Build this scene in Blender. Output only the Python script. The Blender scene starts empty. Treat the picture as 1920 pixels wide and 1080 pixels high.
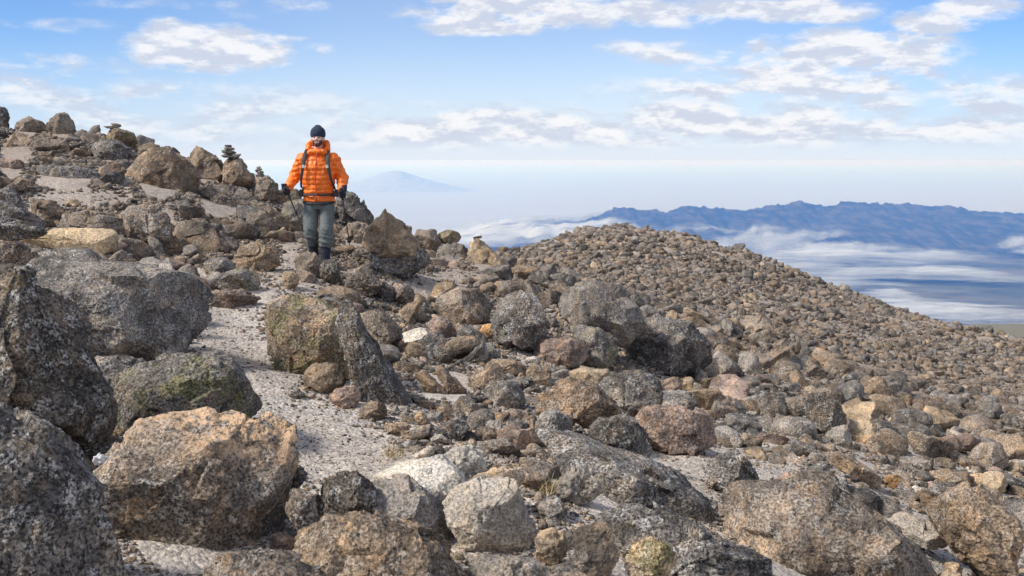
import bpy, math, random
import numpy as np
from mathutils import Vector, Matrix

# ------------------------------------------------------------------ scene, camera, light
S = bpy.context.scene
COL = S.collection
F = 1884.0                     # focal length in photo pixels (1920 wide)
PITCH = math.radians(7.26)
H = 1.6                        # eye height above the path
CP, SP = math.cos(PITCH), math.sin(PITCH)

cam_d = bpy.data.cameras.new('camera')
cam_d.sensor_width = 36.0
cam_d.lens = 36.0 * F / 1920.0
cam_d.clip_start = 0.05
cam_d.clip_end = 400000.0
cam = bpy.data.objects.new('camera', cam_d)
COL.objects.link(cam)
cam.location = (0, 0, H)
cam.rotation_euler = (math.radians(90) - PITCH, 0, 0)
S.camera = cam

S.view_settings.view_transform = 'Standard'
S.view_settings.look = 'None'
S.view_settings.exposure = 0.47
S.view_settings.gamma = 1.0
S.cycles.volume_bounces = 3
S.cycles.max_bounces = 6
S.cycles.transparent_max_bounces = 16
S.cycles.use_denoising = True

SUN_AZ = math.radians(-108)     # clockwise from +Y: the sun stands to the left, a little behind the camera
SUN_EL = math.radians(46)
sun_dir = Vector((math.sin(SUN_AZ) * math.cos(SUN_EL), math.cos(SUN_AZ) * math.cos(SUN_EL), math.sin(SUN_EL)))
sun_d = bpy.data.lights.new('sun', 'SUN')
sun_d.energy = 3.6
sun_d.angle = math.radians(8.0)
sun_d.color = (1.0, 0.95, 0.87)
sun = bpy.data.objects.new('sun', sun_d)
COL.objects.link(sun)
sun.rotation_euler = (-sun_dir).to_track_quat('-Z', 'Y').to_euler()
sun.location = (-20, -5, 30)


def ray(u, v):
    """world direction (y = 1) through a photo pixel"""
    dx = (u - 960.0) / F
    dz = -(v - 540.0) / F
    y = CP + dz * SP
    z = -SP + dz * CP
    return dx / y, z / y


def at(u, v, y):
    a, e = ray(u, v)
    return np.array((a * y, y, H + e * y))


def project(x, y, z):
    dz = z - H
    yc = y * CP - dz * SP
    zc = y * SP + dz * CP
    yc = np.maximum(yc, 1e-3)
    return 960 + F * x / yc, 540 - F * zc / yc


# ------------------------------------------------------------------ node helpers
class NT:
    def __init__(self, tree):
        self.t = tree
        tree.nodes.clear()

    def n(self, kind, **kw):
        nd = self.t.nodes.new(kind)
        for k, v in kw.items():
            if k == 'inp':
                for kk, vv in v.items():
                    self.set(nd, kk, vv)
            else:
                setattr(nd, k, v)
        return nd

    def set(self, nd, key, val):
        s = nd.inputs[key]
        if isinstance(val, bpy.types.NodeSocket):
            self.t.links.new(val, s)
        else:
            s.default_value = val

    def math(self, op, a, b=None, c=None, clamp=False):
        nd = self.n('ShaderNodeMath', operation=op, use_clamp=clamp)
        self.set(nd, 0, a)
        if b is not None: self.set(nd, 1, b)
        if c is not None: self.set(nd, 2, c)
        return nd.outputs[0]

    def vmath(self, op, a, b=None, scale=None):
        nd = self.n('ShaderNodeVectorMath', operation=op)
        self.set(nd, 0, a)
        if b is not None: self.set(nd, 1, b)
        if scale is not None: self.set(nd, 'Scale', scale)
        return nd.outputs[0]

    def rng(self, v, a, b, c=0.0, d=1.0, smooth=True):
        nd = self.n('ShaderNodeMapRange', interpolation_type='SMOOTHSTEP' if smooth else 'LINEAR')
        self.set(nd, 'Value', v)
        self.set(nd, 'From Min', a); self.set(nd, 'From Max', b)
        self.set(nd, 'To Min', c); self.set(nd, 'To Max', d)
        return nd.outputs[0]

    def mix(self, f, a, b, blend='MIX'):
        nd = self.n('ShaderNodeMix', data_type='RGBA', blend_type=blend)
        self.set(nd, 0, f)
        self.set(nd, 6, a); self.set(nd, 7, b)
        return nd.outputs[2]

    def noise(self, vec, scale, detail=4.0, rough=0.55, dist=0.0, out=0):
        nd = self.n('ShaderNodeTexNoise')
        self.set(nd, 'Vector', vec)
        self.set(nd, 'Scale', scale); self.set(nd, 'Detail', detail)
        self.set(nd, 'Roughness', rough); self.set(nd, 'Distortion', dist)
        return nd.outputs[out]

    def voro(self, vec, scale, feature='F1', out='Distance', rnd=1.0):
        nd = self.n('ShaderNodeTexVoronoi', feature=feature)
        self.set(nd, 'Vector', vec); self.set(nd, 'Scale', scale); self.set(nd, 'Randomness', rnd)
        return nd.outputs[out]


def rgb(r, g, b):
    return (r, g, b, 1.0)


# ------------------------------------------------------------------ sky
world = bpy.data.worlds.new('World')
S.world = world
world.use_nodes = True
W = NT(world.node_tree)
SKY_STRENGTH = 0.15
sky = W.n('ShaderNodeTexSky', sky_type='NISHITA', sun_disc=False, sun_elevation=SUN_EL, sun_rotation=SUN_AZ,
          altitude=1500.0, air_density=1.0, dust_density=1.0, ozone_density=2.2)
geo = W.n('ShaderNodeTexCoord').outputs['Generated']
sep = W.n('ShaderNodeSeparateXYZ'); W.set(sep, 0, geo)
dx_, dy_, dz_ = sep.outputs
AZ = W.math('ARCTAN2', dx_, dy_)
EL = W.math('ARCSINE', dz_)
# cloud layer seen in perspective: direction projected on a plane high above
den = W.math('MAXIMUM', W.math('ADD', dz_, 0.05), 0.02)
cx = W.math('DIVIDE', dx_, den); cy = W.math('DIVIDE', dy_, den)
cmb = W.n('ShaderNodeCombineXYZ'); W.set(cmb, 0, cx); W.set(cmb, 1, cy); W.set(cmb, 2, 0.0)
plane = cmb.outputs[0]
ang = W.n('ShaderNodeCombineXYZ'); W.set(ang, 0, W.math('MULTIPLY', AZ, 1.0)); W.set(ang, 1, W.math('MULTIPLY', EL, 2.6)); W.set(ang, 2, 0.0)
ang = ang.outputs[0]
warp = W.noise(ang, 9.0, 5.0, 0.6, out=1)
wsep = W.n('ShaderNodeSeparateXYZ'); W.set(wsep, 0, W.vmath('SUBTRACT', warp, (0.5, 0.5, 0.5)))
AZw = W.math('MULTIPLY_ADD', wsep.outputs[0], 0.10, AZ)
ELw = W.math('MULTIPLY_ADD', wsep.outputs[1], 0.030, EL)
fbm = W.noise(ang, 12.0, 10.0, 0.60)
fbm_p = W.noise(plane, 0.55, 6.0, 0.6, dist=0.6)


def azel(u, v):
    a, e = ray(u, v)
    return math.atan2(a, 1.0), math.atan2(e, math.hypot(a, 1.0))


# (u, v, half width, half height, strength) of the clouds
CL = [(395, 88, 105, 32, 1.4), (470, 68, 80, 10, .8), (360, 105, 60, 22, .6), (960, 18, 165, 28, 1.35), (870, 38, 55, 20, .9), (1200, 12, 90, 20, .95),
      (1420, 20, 170, 18, .95), (1550, 28, 75, 15, .8), (1735, 44, 72, 20, 1.0), (1845, 14, 48, 20, .95),
      (1190, 88, 80, 13, .62), (1330, 92, 110, 20, .9), (1420, 72, 60, 9, .55), (1600, 108, 125, 36, 1.4), (1690, 125, 50, 30, .9), (1420, 135, 110, 20, .9),
      (1330, 160, 130, 18, .95), (1540, 150, 160, 22, 1.3), (600, 92, 35, 13, .5), (330, 12, 60, 9, .65),
      (420, 10, 70, 14, .5), (210, 15, 50, 9, .45), (560, 3, 60, 10, .6), (90, 45, 90, 10, .5), (110, 118, 60, 13, .6), (0, 145, 100, 24, .75), (220, 120, 60, 14, .4),
      (300, 170, 200, 13, .6), (100, 185, 170, 16, .55), (840, 200, 130, 9, .6), (870, 238, 140, 26, 1.1),
      (560, 235, 120, 16, .65), (230, 215, 150, 20, .55), (1300, 238, 360, 34, 1.0), (1750, 225, 240, 34, .75), (1850, 165, 150, 22, .65),
      (1060, 262, 340, 20, .95), (600, 268, 200, 12, .5), (1870, 190, 170, 18, .5), (1100, 262, 1300, 22, .62), (300, 210, 420, 50, .55), (1500, 200, 460, 55, .6),
      (1800, 262, 240, 10, .5), (700, 225, 90, 12, .5)]
tot = None
for (u, v, w, h, s) in CL:
    a0, e0 = azel(u, v)
    aw = w / F * 1.25; eh = h / F * 1.35
    qa = W.math('DIVIDE', W.math('SUBTRACT', AZw, a0), aw)
    qe = W.math('DIVIDE', W.math('SUBTRACT', ELw, e0), eh)
    r2 = W.math('ADD', W.math('MULTIPLY', qa, qa), W.math('MULTIPLY', qe, qe))
    g = W.math('MULTIPLY', W.math('MAXIMUM', W.math('SUBTRACT', 1.0, W.math('MULTIPLY', r2, 0.6)), 0.0), s)
    tot = g if tot is None else W.math('MAXIMUM', tot, g)
# elsewhere (outside the photograph's field) scattered unseen cloud from the plane noise, brightened to raise the ambient light
away = W.rng(W.math('ABSOLUTE', AZ), 0.55, 0.8)
high = W.rng(EL, 0.17, 0.3)
outside = W.math('MAXIMUM', away, high)
gen = W.math('MULTIPLY', outside, W.rng(fbm_p, 0.38, 0.60, 0.0, 0.95))
tot = W.math('MAXIMUM', tot, gen)
dens = W.math('MULTIPLY', W.math('ADD', tot, -0.02), W.rng(fbm, 0.32, 0.60, 0.28, 1.4))
alpha = W.rng(dens, 0.20, 0.95)
angs = W.vmath('ADD', ang, (0.0, -0.02, 0.0))
shade = W.rng(W.math('SUBTRACT', W.noise(ang, 22.0, 6.0, 0.6), W.math('MULTIPLY', W.noise(angs, 22.0, 6.0, 0.6), 0.75)), 0.04, 0.22, 0.0, 1.0)
cloud_col = W.mix(shade, rgb(3.1, 3.35, 3.95), rgb(4.6, 4.6, 4.7))
cloud_col = W.mix(outside, cloud_col, rgb(6.8, 6.8, 7.0))  # out-of-view cloud set brighter than the rest for extra ambient light
# thin high veil that whitens towards the horizon
veil = W.rng(EL, -0.02, 0.13, 0.92, 0.0)
side = W.rng(W.math('ABSOLUTE', W.math('ADD', AZ, 0.0)), 0.10, 0.5, 0.0, 1.0)
base_sky = W.mix(1.0, sky.outputs[0], W.mix(side, rgb(0.70, 0.69, 0.77), rgb(0.40, 0.54, 0.74)), 'MULTIPLY')
base_sky = W.mix(veil, base_sky, rgb(3.42, 3.96, 4.72))
alpha = W.math('MULTIPLY', alpha, W.rng(EL, -0.002, 0.024))
skyc = W.mix(W.math('MULTIPLY', alpha, 0.93), base_sky, cloud_col)
skyc = W.mix(W.rng(EL, -0.004, 0.022, 1.0, 0.0), skyc, rgb(3.85, 4.18, 4.62))
bg = W.n('ShaderNodeBackground'); W.set(bg, 'Color', skyc); W.set(bg, 'Strength', SKY_STRENGTH)
wo = W.n('ShaderNodeOutputWorld'); W.set(wo, 'Surface', bg.outputs[0])

# ------------------------------------------------------------------ numpy noise
_rs = np.random.RandomState(7)
_perm = _rs.permutation(256).astype(np.int64)
_perm = np.concatenate([_perm, _perm])
_grad = _rs.normal(size=(256, 3)); _grad /= np.linalg.norm(_grad, axis=1)[:, None]


def perlin(p):
    pi = np.floor(p).astype(np.int64); pf = p - pi
    w = pf * pf * pf * (pf * (pf * 6 - 15) + 10)
    pi &= 255
    out = 0
    for cx_ in (0, 1):
        wx = w[:, 0] if cx_ else 1 - w[:, 0]
        for cy_ in (0, 1):
            wy = w[:, 1] if cy_ else 1 - w[:, 1]
            for cz_ in (0, 1):
                wz = w[:, 2] if cz_ else 1 - w[:, 2]
                h = _perm[_perm[_perm[(pi[:, 0] + cx_) & 255] + ((pi[:, 1] + cy_) & 255)] + ((pi[:, 2] + cz_) & 255)]
                g = _grad[h]
                d = g[:, 0] * (pf[:, 0] - cx_) + g[:, 1] * (pf[:, 1] - cy_) + g[:, 2] * (pf[:, 2] - cz_)
                out = out + wx * wy * wz * d
    return out


def fbm3(p, octs=4, gain=0.5, lac=2.03, ridged=False):
    a, s, o = 1.0, 1.0, 0
    for i in range(octs):
        n = perlin(p * s + 17.3 * i)
        if ridged: n = 0.5 - np.abs(n) * 1.6
        o = o + a * n
        a *= gain; s *= lac
    return o


_ct = _rs.uniform(0, 1, (4096, 3)); _cn = _rs.normal(size=(4096, 3)); _cn /= np.linalg.norm(_cn, axis=1)[:, None]


def chips(p, k=1.0):
    """broken-stone noise: every cell is a tilted facet with its own level"""
    pi = np.floor(p).astype(np.int64)
    best = np.full(len(p), 1e9); val = np.zeros(len(p))
    for a in (-1, 0, 1):
        for b in (-1, 0, 1):
            for c in (-1, 0, 1):
                ci = pi + (a, b, c)
                h = (ci[:, 0] * 73856093 ^ ci[:, 1] * 19349663 ^ ci[:, 2] * 83492791) & 4095
                q = p - (ci + _ct[h])
                d = (q * q).sum(1)
                m = d < best
                best = np.where(m, d, best)
                v = (q * _cn[h]).sum(1) * k + (_ct[(h * 7 + 3) & 4095, 0] - .5)
                val = np.where(m, v, val)
    return val


# ------------------------------------------------------------------ mesh helpers
def mesh_from(name, verts, faces=None, loops=None, smooth=False):
    me = bpy.data.meshes.new(name)
    if faces is not None and isinstance(faces, np.ndarray):
        nv, nf, k = len(verts), len(faces), faces.shape[1]
        me.vertices.add(nv)
        me.vertices.foreach_set('co', np.ascontiguousarray(verts, dtype=np.float32).ravel())
        me.loops.add(nf * k)
        me.loops.foreach_set('vertex_index', np.ascontiguousarray(faces, dtype=np.int32).ravel())
        me.polygons.add(nf)
        me.polygons.foreach_set('loop_start', np.arange(0, nf * k, k, dtype=np.int32))
        me.update(calc_edges=True)
        me.validate()
    else:
        me.from_pydata([tuple(v) for v in verts], [], [tuple(f) for f in faces])
        me.update()
    if smooth:
        me.polygons.foreach_set('use_smooth', np.ones(len(me.polygons), dtype=bool))
    return me


def link(name, me, mat=None, parent=None, loc=None):
    o = bpy.data.objects.new(name, me)
    COL.objects.link(o)
    if mat is not None and me is not None and len(me.materials) == 0:
        me.materials.append(mat)
    if parent is not None: o.parent = parent
    if loc is not None: o.location = loc
    return o


def tag(o, label=None, cat=None, group=None, kind=None):
    if label: o['label'] = label
    if cat: o['category'] = cat
    if group: o['group'] = group
    if kind: o['kind'] = kind
    return o


def empty(name, loc, label, cat, group=None, rz=0.0):
    o = bpy.data.objects.new(name, None)
    COL.objects.link(o)
    o.empty_display_size = 0.2
    o.location = loc; o.rotation_euler = (0, 0, rz)
    return tag(o, label, cat, group)


_ico = {}


def ico(level):
    if level in _ico: return _ico[level]
    t = (1 + 5 ** 0.5) / 2
    v = np.array([(-1, t, 0), (1, t, 0), (-1, -t, 0), (1, -t, 0), (0, -1, t), (0, 1, t), (0, -1, -t), (0, 1, -t),
                  (t, 0, -1), (t, 0, 1), (-t, 0, -1), (-t, 0, 1)], float)
    v /= np.linalg.norm(v, axis=1)[:, None]
    f = np.array([(0, 11, 5), (0, 5, 1), (0, 1, 7), (0, 7, 10), (0, 10, 11), (1, 5, 9), (5, 11, 4), (11, 10, 2), (10, 7, 6),
                  (7, 1, 8), (3, 9, 4), (3, 4, 2), (3, 2, 6), (3, 6, 8), (3, 8, 9), (4, 9, 5), (2, 4, 11), (6, 2, 10), (8, 6, 7), (9, 8, 1)])
    for _ in range(level):
        e = np.concatenate([f[:, [0, 1]], f[:, [1, 2]], f[:, [2, 0]]])
        es = np.sort(e, axis=1)
        uq, inv = np.unique(es, axis=0, return_inverse=True)
        inv = inv.ravel()
        mid = v[uq[:, 0]] + v[uq[:, 1]]; mid /= np.linalg.norm(mid, axis=1)[:, None]
        base = len(v); v = np.concatenate([v, mid]); n = len(f)
        a, b, c = inv[:n] + base, inv[n:2 * n] + base, inv[2 * n:] + base
        f = np.concatenate([np.stack([f[:, 0], a, c], 1), np.stack([f[:, 1], b, a], 1), np.stack([f[:, 2], c, b], 1), np.stack([a, b, c], 1)])
    _ico[level] = (v, f)
    return v, f


# ------------------------------------------------------------------ materials
def principled(name):
    m = bpy.data.materials.new(name)
    m.use_nodes = True
    N = NT(m.node_tree)
    bs = N.n('ShaderNodeBsdfPrincipled')
    out = N.n('ShaderNodeOutputMaterial')
    N.set(out, 'Surface', bs.outputs[0])
    return m, N, bs


def plain_mat(name, col, rough=0.8, bump=0.0, bscale=200.0, var=0.15, metallic=0.0):
    m, N, bs = principled(name)
    P = N.n('ShaderNodeTexCoord').outputs['Object']
    n = N.noise(P, bscale * 0.2, 4.0)
    f = N.rng(n, 0.3, 0.7, 1 - var, 1 + var)
    c = N.vmath('SCALE', col[:3], scale=f)
    N.set(bs, 'Base Color', c); N.set(bs, 'Roughness', rough); N.set(bs, 'Metallic', metallic)
    if bump > 0:
        b = N.n('ShaderNodeBump'); N.set(b, 'Height', N.noise(P, bscale, 4.0)); N.set(b, 'Strength', bump); N.set(b, 'Distance', 0.003)
        N.set(bs, 'Normal', b.outputs[0])
    return m


def rock_mat(name, attr=None, lichen=0.4, ochre=0.3, contrast=0.6, pits=0.5, pale=(0.40, 0.385, 0.345), och=(0.36, 0.21, 0.09), bump=1.0, moss=0.0, patina=1.0):
    m, N, bs = principled(name)
    P = N.n('ShaderNodeNewGeometry').outputs['Position']
    if attr:
        base = N.n('ShaderNodeAttribute', attribute_name=attr).outputs['Color']
    else:
        base = N.n('ShaderNodeObjectInfo').outputs['Color']
    nL = N.noise(P, 2.3, 3.0, 0.6)
    nM = N.noise(P, 11.0, 6.0, 0.68)
    nM2 = N.noise(N.vmath('ADD', P, (31.0, 7.0, 3.0)), 6.0, 6.0, 0.7)
    nF = N.noise(P, 72.0, 3.0, 0.7)
    nF2 = N.noise(N.vmath('ADD', P, (5.0, 17.0, 9.0)), 90.0, 2.0, 0.6)
    c = N.vmath('SCALE', base, scale=N.rng(nL, 0.3, 0.7, 0.68, 1.34))
    nP = N.noise(N.vmath('ADD', P, (13.0, 2.0, 21.0)), 3.4, 8.0, 0.72)
    c = N.mix(N.rng(nP, 0.49, 0.56, 0.0, 0.72 * patina), c, N.mix(1.0, c, rgb(0.36, 0.37, 0.39), 'MULTIPLY'))
    nW = N.noise(N.vmath('ADD', P, (1.0, 22.0, 2.0)), 7.0, 7.0, 0.72)
    c = N.mix(N.rng(nW, 0.50, 0.58, 0.0, 0.6 * patina), c, N.mix(1.0, c, rgb(1.65, 1.45, 1.20), 'MULTIPLY'))
    # warm / cool drift of the stone itself
    c = N.mix(N.rng(nM2, 0.42, 0.62, 0.0, 0.35), c, N.mix(1.0, c, rgb(0.88, 0.98, 1.10), 'MULTIPLY'))
    lm = N.math('MULTIPLY', N.rng(nM, 0.50, 0.60), N.rng(nF, 0.42, 0.56))
    c = N.mix(N.math('MULTIPLY', lm, lichen), c, rgb(*pale))
    om = N.math('MULTIPLY', N.rng(nM2, 0.54, 0.66), N.rng(nF2, 0.36, 0.58))
    c = N.mix(N.math('MULTIPLY', om, ochre), c, rgb(*och))
    if moss > 0:
        nn = N.noise(N.vmath('ADD', P, (3.0, 41.0, 9.0)), 4.0, 5.0, 0.7)
        c = N.mix(N.math('MULTIPLY', N.rng(nn, 0.48, 0.62), moss), c, rgb(0.17, 0.16, 0.07))
    # grain: crystals and pits of the lava
    c = N.mix(1.0, c, N.n('ShaderNodeCombineColor', inp={0: N.rng(nF, 0.37, 0.62, 1 - contrast * .8, 1 + contrast * .75),
              1: N.rng(nF, 0.37, 0.62, 1 - contrast * .8, 1 + contrast * .75), 2: N.rng(nF, 0.37, 0.62, 1 - contrast * .8, 1 + contrast * .8)}).outputs[0], 'MULTIPLY')
    pit = N.rng(N.voro(N.vmath('ADD', P, N.vmath('SCALE', N.noise(P, 20, 2.0, out=1), scale=0.06)), 34.0), 0.10, 0.27, pits, 0.0)
    pit = N.math('MULTIPLY', pit, N.rng(nM, 0.38, 0.48))
    nH = N.noise(N.vmath('ADD', P, (19.0, 5.0, 2.0)), 34.0, 4.0, 0.72)
    c = N.mix(N.rng(nH, 0.52, 0.60, 0.0, 0.48 * pits), c, N.mix(1.0, c, rgb(0.25, 0.25, 0.25), 'MULTIPLY'))
    c = N.mix(N.rng(nH, 0.47, 0.40, 0.0, 0.32 * pits), c, N.mix(1.0, c, rgb(1.7, 1.6, 1.42), 'MULTIPLY'))
    c = N.mix(pit, c, rgb(0.025, 0.024, 0.026))
    spot = N.rng(N.voro(N.vmath('ADD', P, (9.1, 3.3, 5.7)), 27.0), 0.08, 0.2, lichen * 1.2, 0.0)
    spot = N.math('MULTIPLY', spot, N.rng(nM2, 0.48, 0.56), clamp=True)
    c = N.mix(spot, c, rgb(0.5, 0.5, 0.48))
    N.set(bs, 'Base Color', c)
    N.set(bs, 'Roughness', 0.92)
    N.set(bs, 'Specular IOR Level', 0.25)
    hgt = N.math('ADD', N.math('MULTIPLY', nM, 0.017 * bump), N.math('MULTIPLY', nF, 0.010 * bump))
    hgt = N.math('SUBTRACT', hgt, N.math('MULTIPLY', pit, 0.010 * bump))
    b = N.n('ShaderNodeBump'); N.set(b, 'Height', hgt); N.set(b, 'Strength', 1.0); N.set(b, 'Distance', 1.0)
    N.set(bs, 'Normal', b.outputs[0])
    return m


M = {}
M['dark'] = rock_mat('dark lava rock', lichen=0.55, ochre=0.45, contrast=0.8, pits=0.85, pale=(0.38, 0.37, 0.345), och=(0.22, 0.15, 0.06))
M['brown'] = rock_mat('brown lava rock', lichen=0.35, ochre=0.55, contrast=0.6, pits=0.6)
M['grey'] = rock_mat('grey lava rock', lichen=0.5, ochre=0.25, contrast=0.6, pits=0.6)
M['pale'] = rock_mat('pale rock', lichen=0.15, ochre=0.3, contrast=0.5, pits=0.4, bump=0.8, patina=0.5)
M['tan'] = rock_mat('tan rock', lichen=0.15, ochre=0.35, contrast=0.45, pits=0.3, bump=0.8)
M['olive'] = rock_mat('lichen covered rock', lichen=0.35, ochre=0.3, contrast=0.7, pits=0.5, moss=0.75)
M['log'] = rock_mat('smooth tan stone', lichen=0.05, ochre=0.3, contrast=0.45, pits=0.3, bump=0.9, patina=0.4)
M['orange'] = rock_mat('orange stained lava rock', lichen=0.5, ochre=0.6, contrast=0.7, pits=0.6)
_nt = M['orange'].node_tree
_bs = [n for n in _nt.nodes if n.type == 'BSDF_PRINCIPLED'][0]
_N = NT.__new__(NT); _N.t = _nt
_src = _bs.inputs['Base Color'].links[0].from_socket
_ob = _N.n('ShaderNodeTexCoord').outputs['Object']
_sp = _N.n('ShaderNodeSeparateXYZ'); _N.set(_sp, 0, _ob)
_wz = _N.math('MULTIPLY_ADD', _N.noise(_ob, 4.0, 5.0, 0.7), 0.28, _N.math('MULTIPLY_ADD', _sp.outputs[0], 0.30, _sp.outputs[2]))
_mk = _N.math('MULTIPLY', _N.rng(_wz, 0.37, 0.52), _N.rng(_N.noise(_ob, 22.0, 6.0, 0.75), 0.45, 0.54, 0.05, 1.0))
_N.set(_bs, 'Base Color', _N.mix(_mk, _src, rgb(0.60, 0.40, 0.24)))  # orange stain over the upper part, reaching lower towards the right
M['rubble'] = rock_mat('rubble rock', attr='tint', lichen=0.3, ochre=0.3, contrast=0.6, pits=0.5)
# ------------------------------------------------------------------ the mountainside
# (u, v, distance) read off the photograph, turned into a height field z(x, y)
CT = [(960, 1150, 3.2), (700, 1080, 3.75), (620, 900, 4.95), (700, 830, 5.6), (560, 700, 7.2), (430, 590, 9.7), (560, 510, 12.4), (600, 502, 12.7),
      (560, 440, 16.5), (700, 490, 13.6), (520, 560, 10.2), (450, 545, 11.0), (330, 500, 12.2), (200, 1200, 3.0), (0, 1150, 2.9), (-400, 1100, 2.8),
      (300, 840, 5.0), (100, 860, 4.6), (300, 700, 7.0), (100, 690, 6.5), (-200, 700, 6.0), (200, 560, 9.0), (0, 520, 9.0), (-300, 520, 8.5),
      (100, 470, 10.5), (150, 385, 13.5), (30, 350, 14.5), (280, 365, 15.0), (330, 430, 13.6), (420, 430, 14.5), (450, 380, 17.0), (200, 320, 17.5),
      (-300, 330, 14.0), (0, 250, 22.0), (110, 252, 22.0), (230, 268, 22.0), (330, 305, 21.5), (420, 330, 21.0), (500, 358, 20.5), (580, 400, 19.5),
      (660, 425, 18.5), (760, 462, 18.5), (860, 470, 20.0), (-400, 230, 22.0), (780, 530, 13.6), (860, 525, 14.5), (900, 560, 13.2), (860, 600, 11.7), (900, 640, 10.6),
      (740, 640, 10.2), (760, 740, 7.6), (940, 500, 22.0), (960, 480, 36.0), (1000, 468, 50.0), (1100, 433, 57.0), (1210, 424, 60.0), (1300, 452, 60.0),
      (1400, 484, 60.0), (1500, 520, 60.0), (1600, 556, 61.0), (1750, 604, 62.0), (1920, 640, 64.0), (2200, 720, 64.0),
      (1000, 510, 23.0), (1000, 560, 14.0), (1000, 700, 9.0), (1000, 800, 6.9), (900, 900, 4.95), (960, 1060, 3.85), (1200, 500, 34.0), (1200, 600, 16.0),
      (1200, 700, 10.8), (1200, 800, 8.0), (1200, 900, 6.0), (1200, 1020, 4.4), (1400, 520, 42.0), (1400, 600, 23.0), (1400, 720, 12.2), (1400, 850, 7.6), (1400, 1000, 5.1),
      (1600, 600, 38.0), (1600, 680, 20.0), (1600, 800, 11.0), (1600, 950, 6.6), (1600, 1100, 4.8), (1900, 680, 38.0), (1900, 760, 20.0), (1900, 880, 11.0), (1900, 1040, 6.6), (1900, 1180, 5.0),
      (2200, 800, 22.0), (2200, 1000, 9.5),
      (-400, 330, 34.0), (0, 350, 34.0), (230, 370, 34.0), (420, 420, 34.0), (600, 470, 34.0), (760, 500, 34.0), (860, 500, 30.0),
      (-400, 560, 66.0), (0, 560, 66.0), (300, 580, 66.0), (600, 600, 66.0), (800, 580, 66.0), (920, 520, 64.0)]
ctp = np.array([ray(u, v) + (math.log(d),) for u, v, d in CT])       # a, e, ln y
KA = 2.0


def _phi(r2):
    return 0.5 * r2 * np.log(r2 + 1e-12)


_X = np.stack([ctp[:, 0] * KA, ctp[:, 2]], 1)
_n = len(_X)
_K = _phi(((_X[:, None] - _X[None]) ** 2).sum(-1)) + np.eye(_n) * 0.01
_Pm = np.concatenate([np.ones((_n, 1)), _X], 1)
_A = np.block([[_K, _Pm], [_Pm.T, np.zeros((3, 3))]])
_w = np.linalg.solve(_A, np.concatenate([ctp[:, 1], np.zeros(3)]))
Y0, Y1 = 2.6, 66.0
A_LO, A_HI = -0.72, 0.68


def sstep(x, a, b):
    t = np.clip((x - a) / (b - a), 0, 1)
    return t * t * (3 - 2 * t)


def _tps(a, b):
    out = np.empty(len(a))
    for i in range(0, len(a), 20000):
        q = np.stack([a[i:i + 20000] * KA, b[i:i + 20000]], 1)
        r2 = ((q[:, None] - _X[None]) ** 2).sum(-1)
        out[i:i + 20000] = _phi(r2) @ _w[:_n] + _w[_n] + q @ _w[_n + 1:]
    return out


def height0(x, y):
    """smooth ground height"""
    x = np.asarray(x, float).ravel(); y = np.asarray(y, float).ravel()
    yc = np.clip(y, Y0, Y1)
    a = x / yc
    ac = np.clip(a, A_LO, A_HI)
    z = H + _tps(ac, np.log(yc)) * yc
    far = y > Y1
    s = 0.50 - (0.50 - 0.165) * sstep(a, 0.22, 0.47)
    a_f = x / np.maximum(y, 1.0)
    s = 0.50 - (0.50 - 0.165) * sstep(a_f, 0.22, 0.47)
    zf = H - s * y
    k = sstep(y, Y1, 160.0)
    a2 = np.clip(a_f, A_LO, A_HI)
    if far.any():
        zc = H + _tps(a2[far], np.full(far.sum(), math.log(Y1))) * Y1 - 0.42 * (y[far] - Y1)
        z[far] = zc * (1 - k[far]) + np.minimum(zf[far], zc + 1e9) * k[far]
    return z


def height(x, y):
    x = np.asarray(x, float).ravel(); y = np.asarray(y, float).ravel()
    z = height0(x, y)
    r = np.hypot(x, y)
    p = np.stack([x, y, np.zeros_like(x)], 1)
    amp = np.clip((r - 6) / 40, 0, 1)
    z = z + fbm3(p * 0.9, 3) * 0.09 + fbm3(p * 0.17 + 5, 3) * 0.7 * amp * (r < 400)
    z = z + fbm3(p * 4.0, 3) * 0.02 + fbm3(p * 2.2 + 9, 2, ridged=True) * 0.03 * np.clip((r - 9) / 6, 0, 1)
    return z


_YS = np.exp(np.linspace(math.log(2.6), math.log(75.0), 900))


def hit(u, v):
    a, e = ray(u, v)
    zt = height(a * _YS, _YS)
    zr = H + e * _YS
    k = np.nonzero(zr < zt)[0]
    return float(_YS[k[0]]) if len(k) else 60.0


# ground mesh
rows = np.concatenate([np.linspace(-14, 2.2, 40), np.exp(np.linspace(math.log(2.3), math.log(90), 620)), np.exp(np.linspace(math.log(93), math.log(7000), 80))])
tt = np.linspace(-1, 1, 561)
colw = np.sign(tt) * (0.62 * np.abs(tt) + 1.2 * np.abs(tt) ** 5)
ym = np.maximum(rows, 2.6)
XX = colw[None, :] * ym[:, None] + np.sign(colw)[None, :] * np.abs(colw)[None, :] ** 3 * 1.3
YY = np.repeat(rows[:, None], len(colw), 1)
zz = height(XX.ravel(), YY.ravel())
verts = np.stack([XX.ravel(), YY.ravel(), zz], 1)
nr, nc = len(rows), len(colw)
idx = np.arange(nr * nc).reshape(nr, nc)
faces = np.stack([idx[:-1, :-1].ravel(), idx[:-1, 1:].ravel(), idx[1:, 1:].ravel(), idx[1:, :-1].ravel()], 1)

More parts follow.
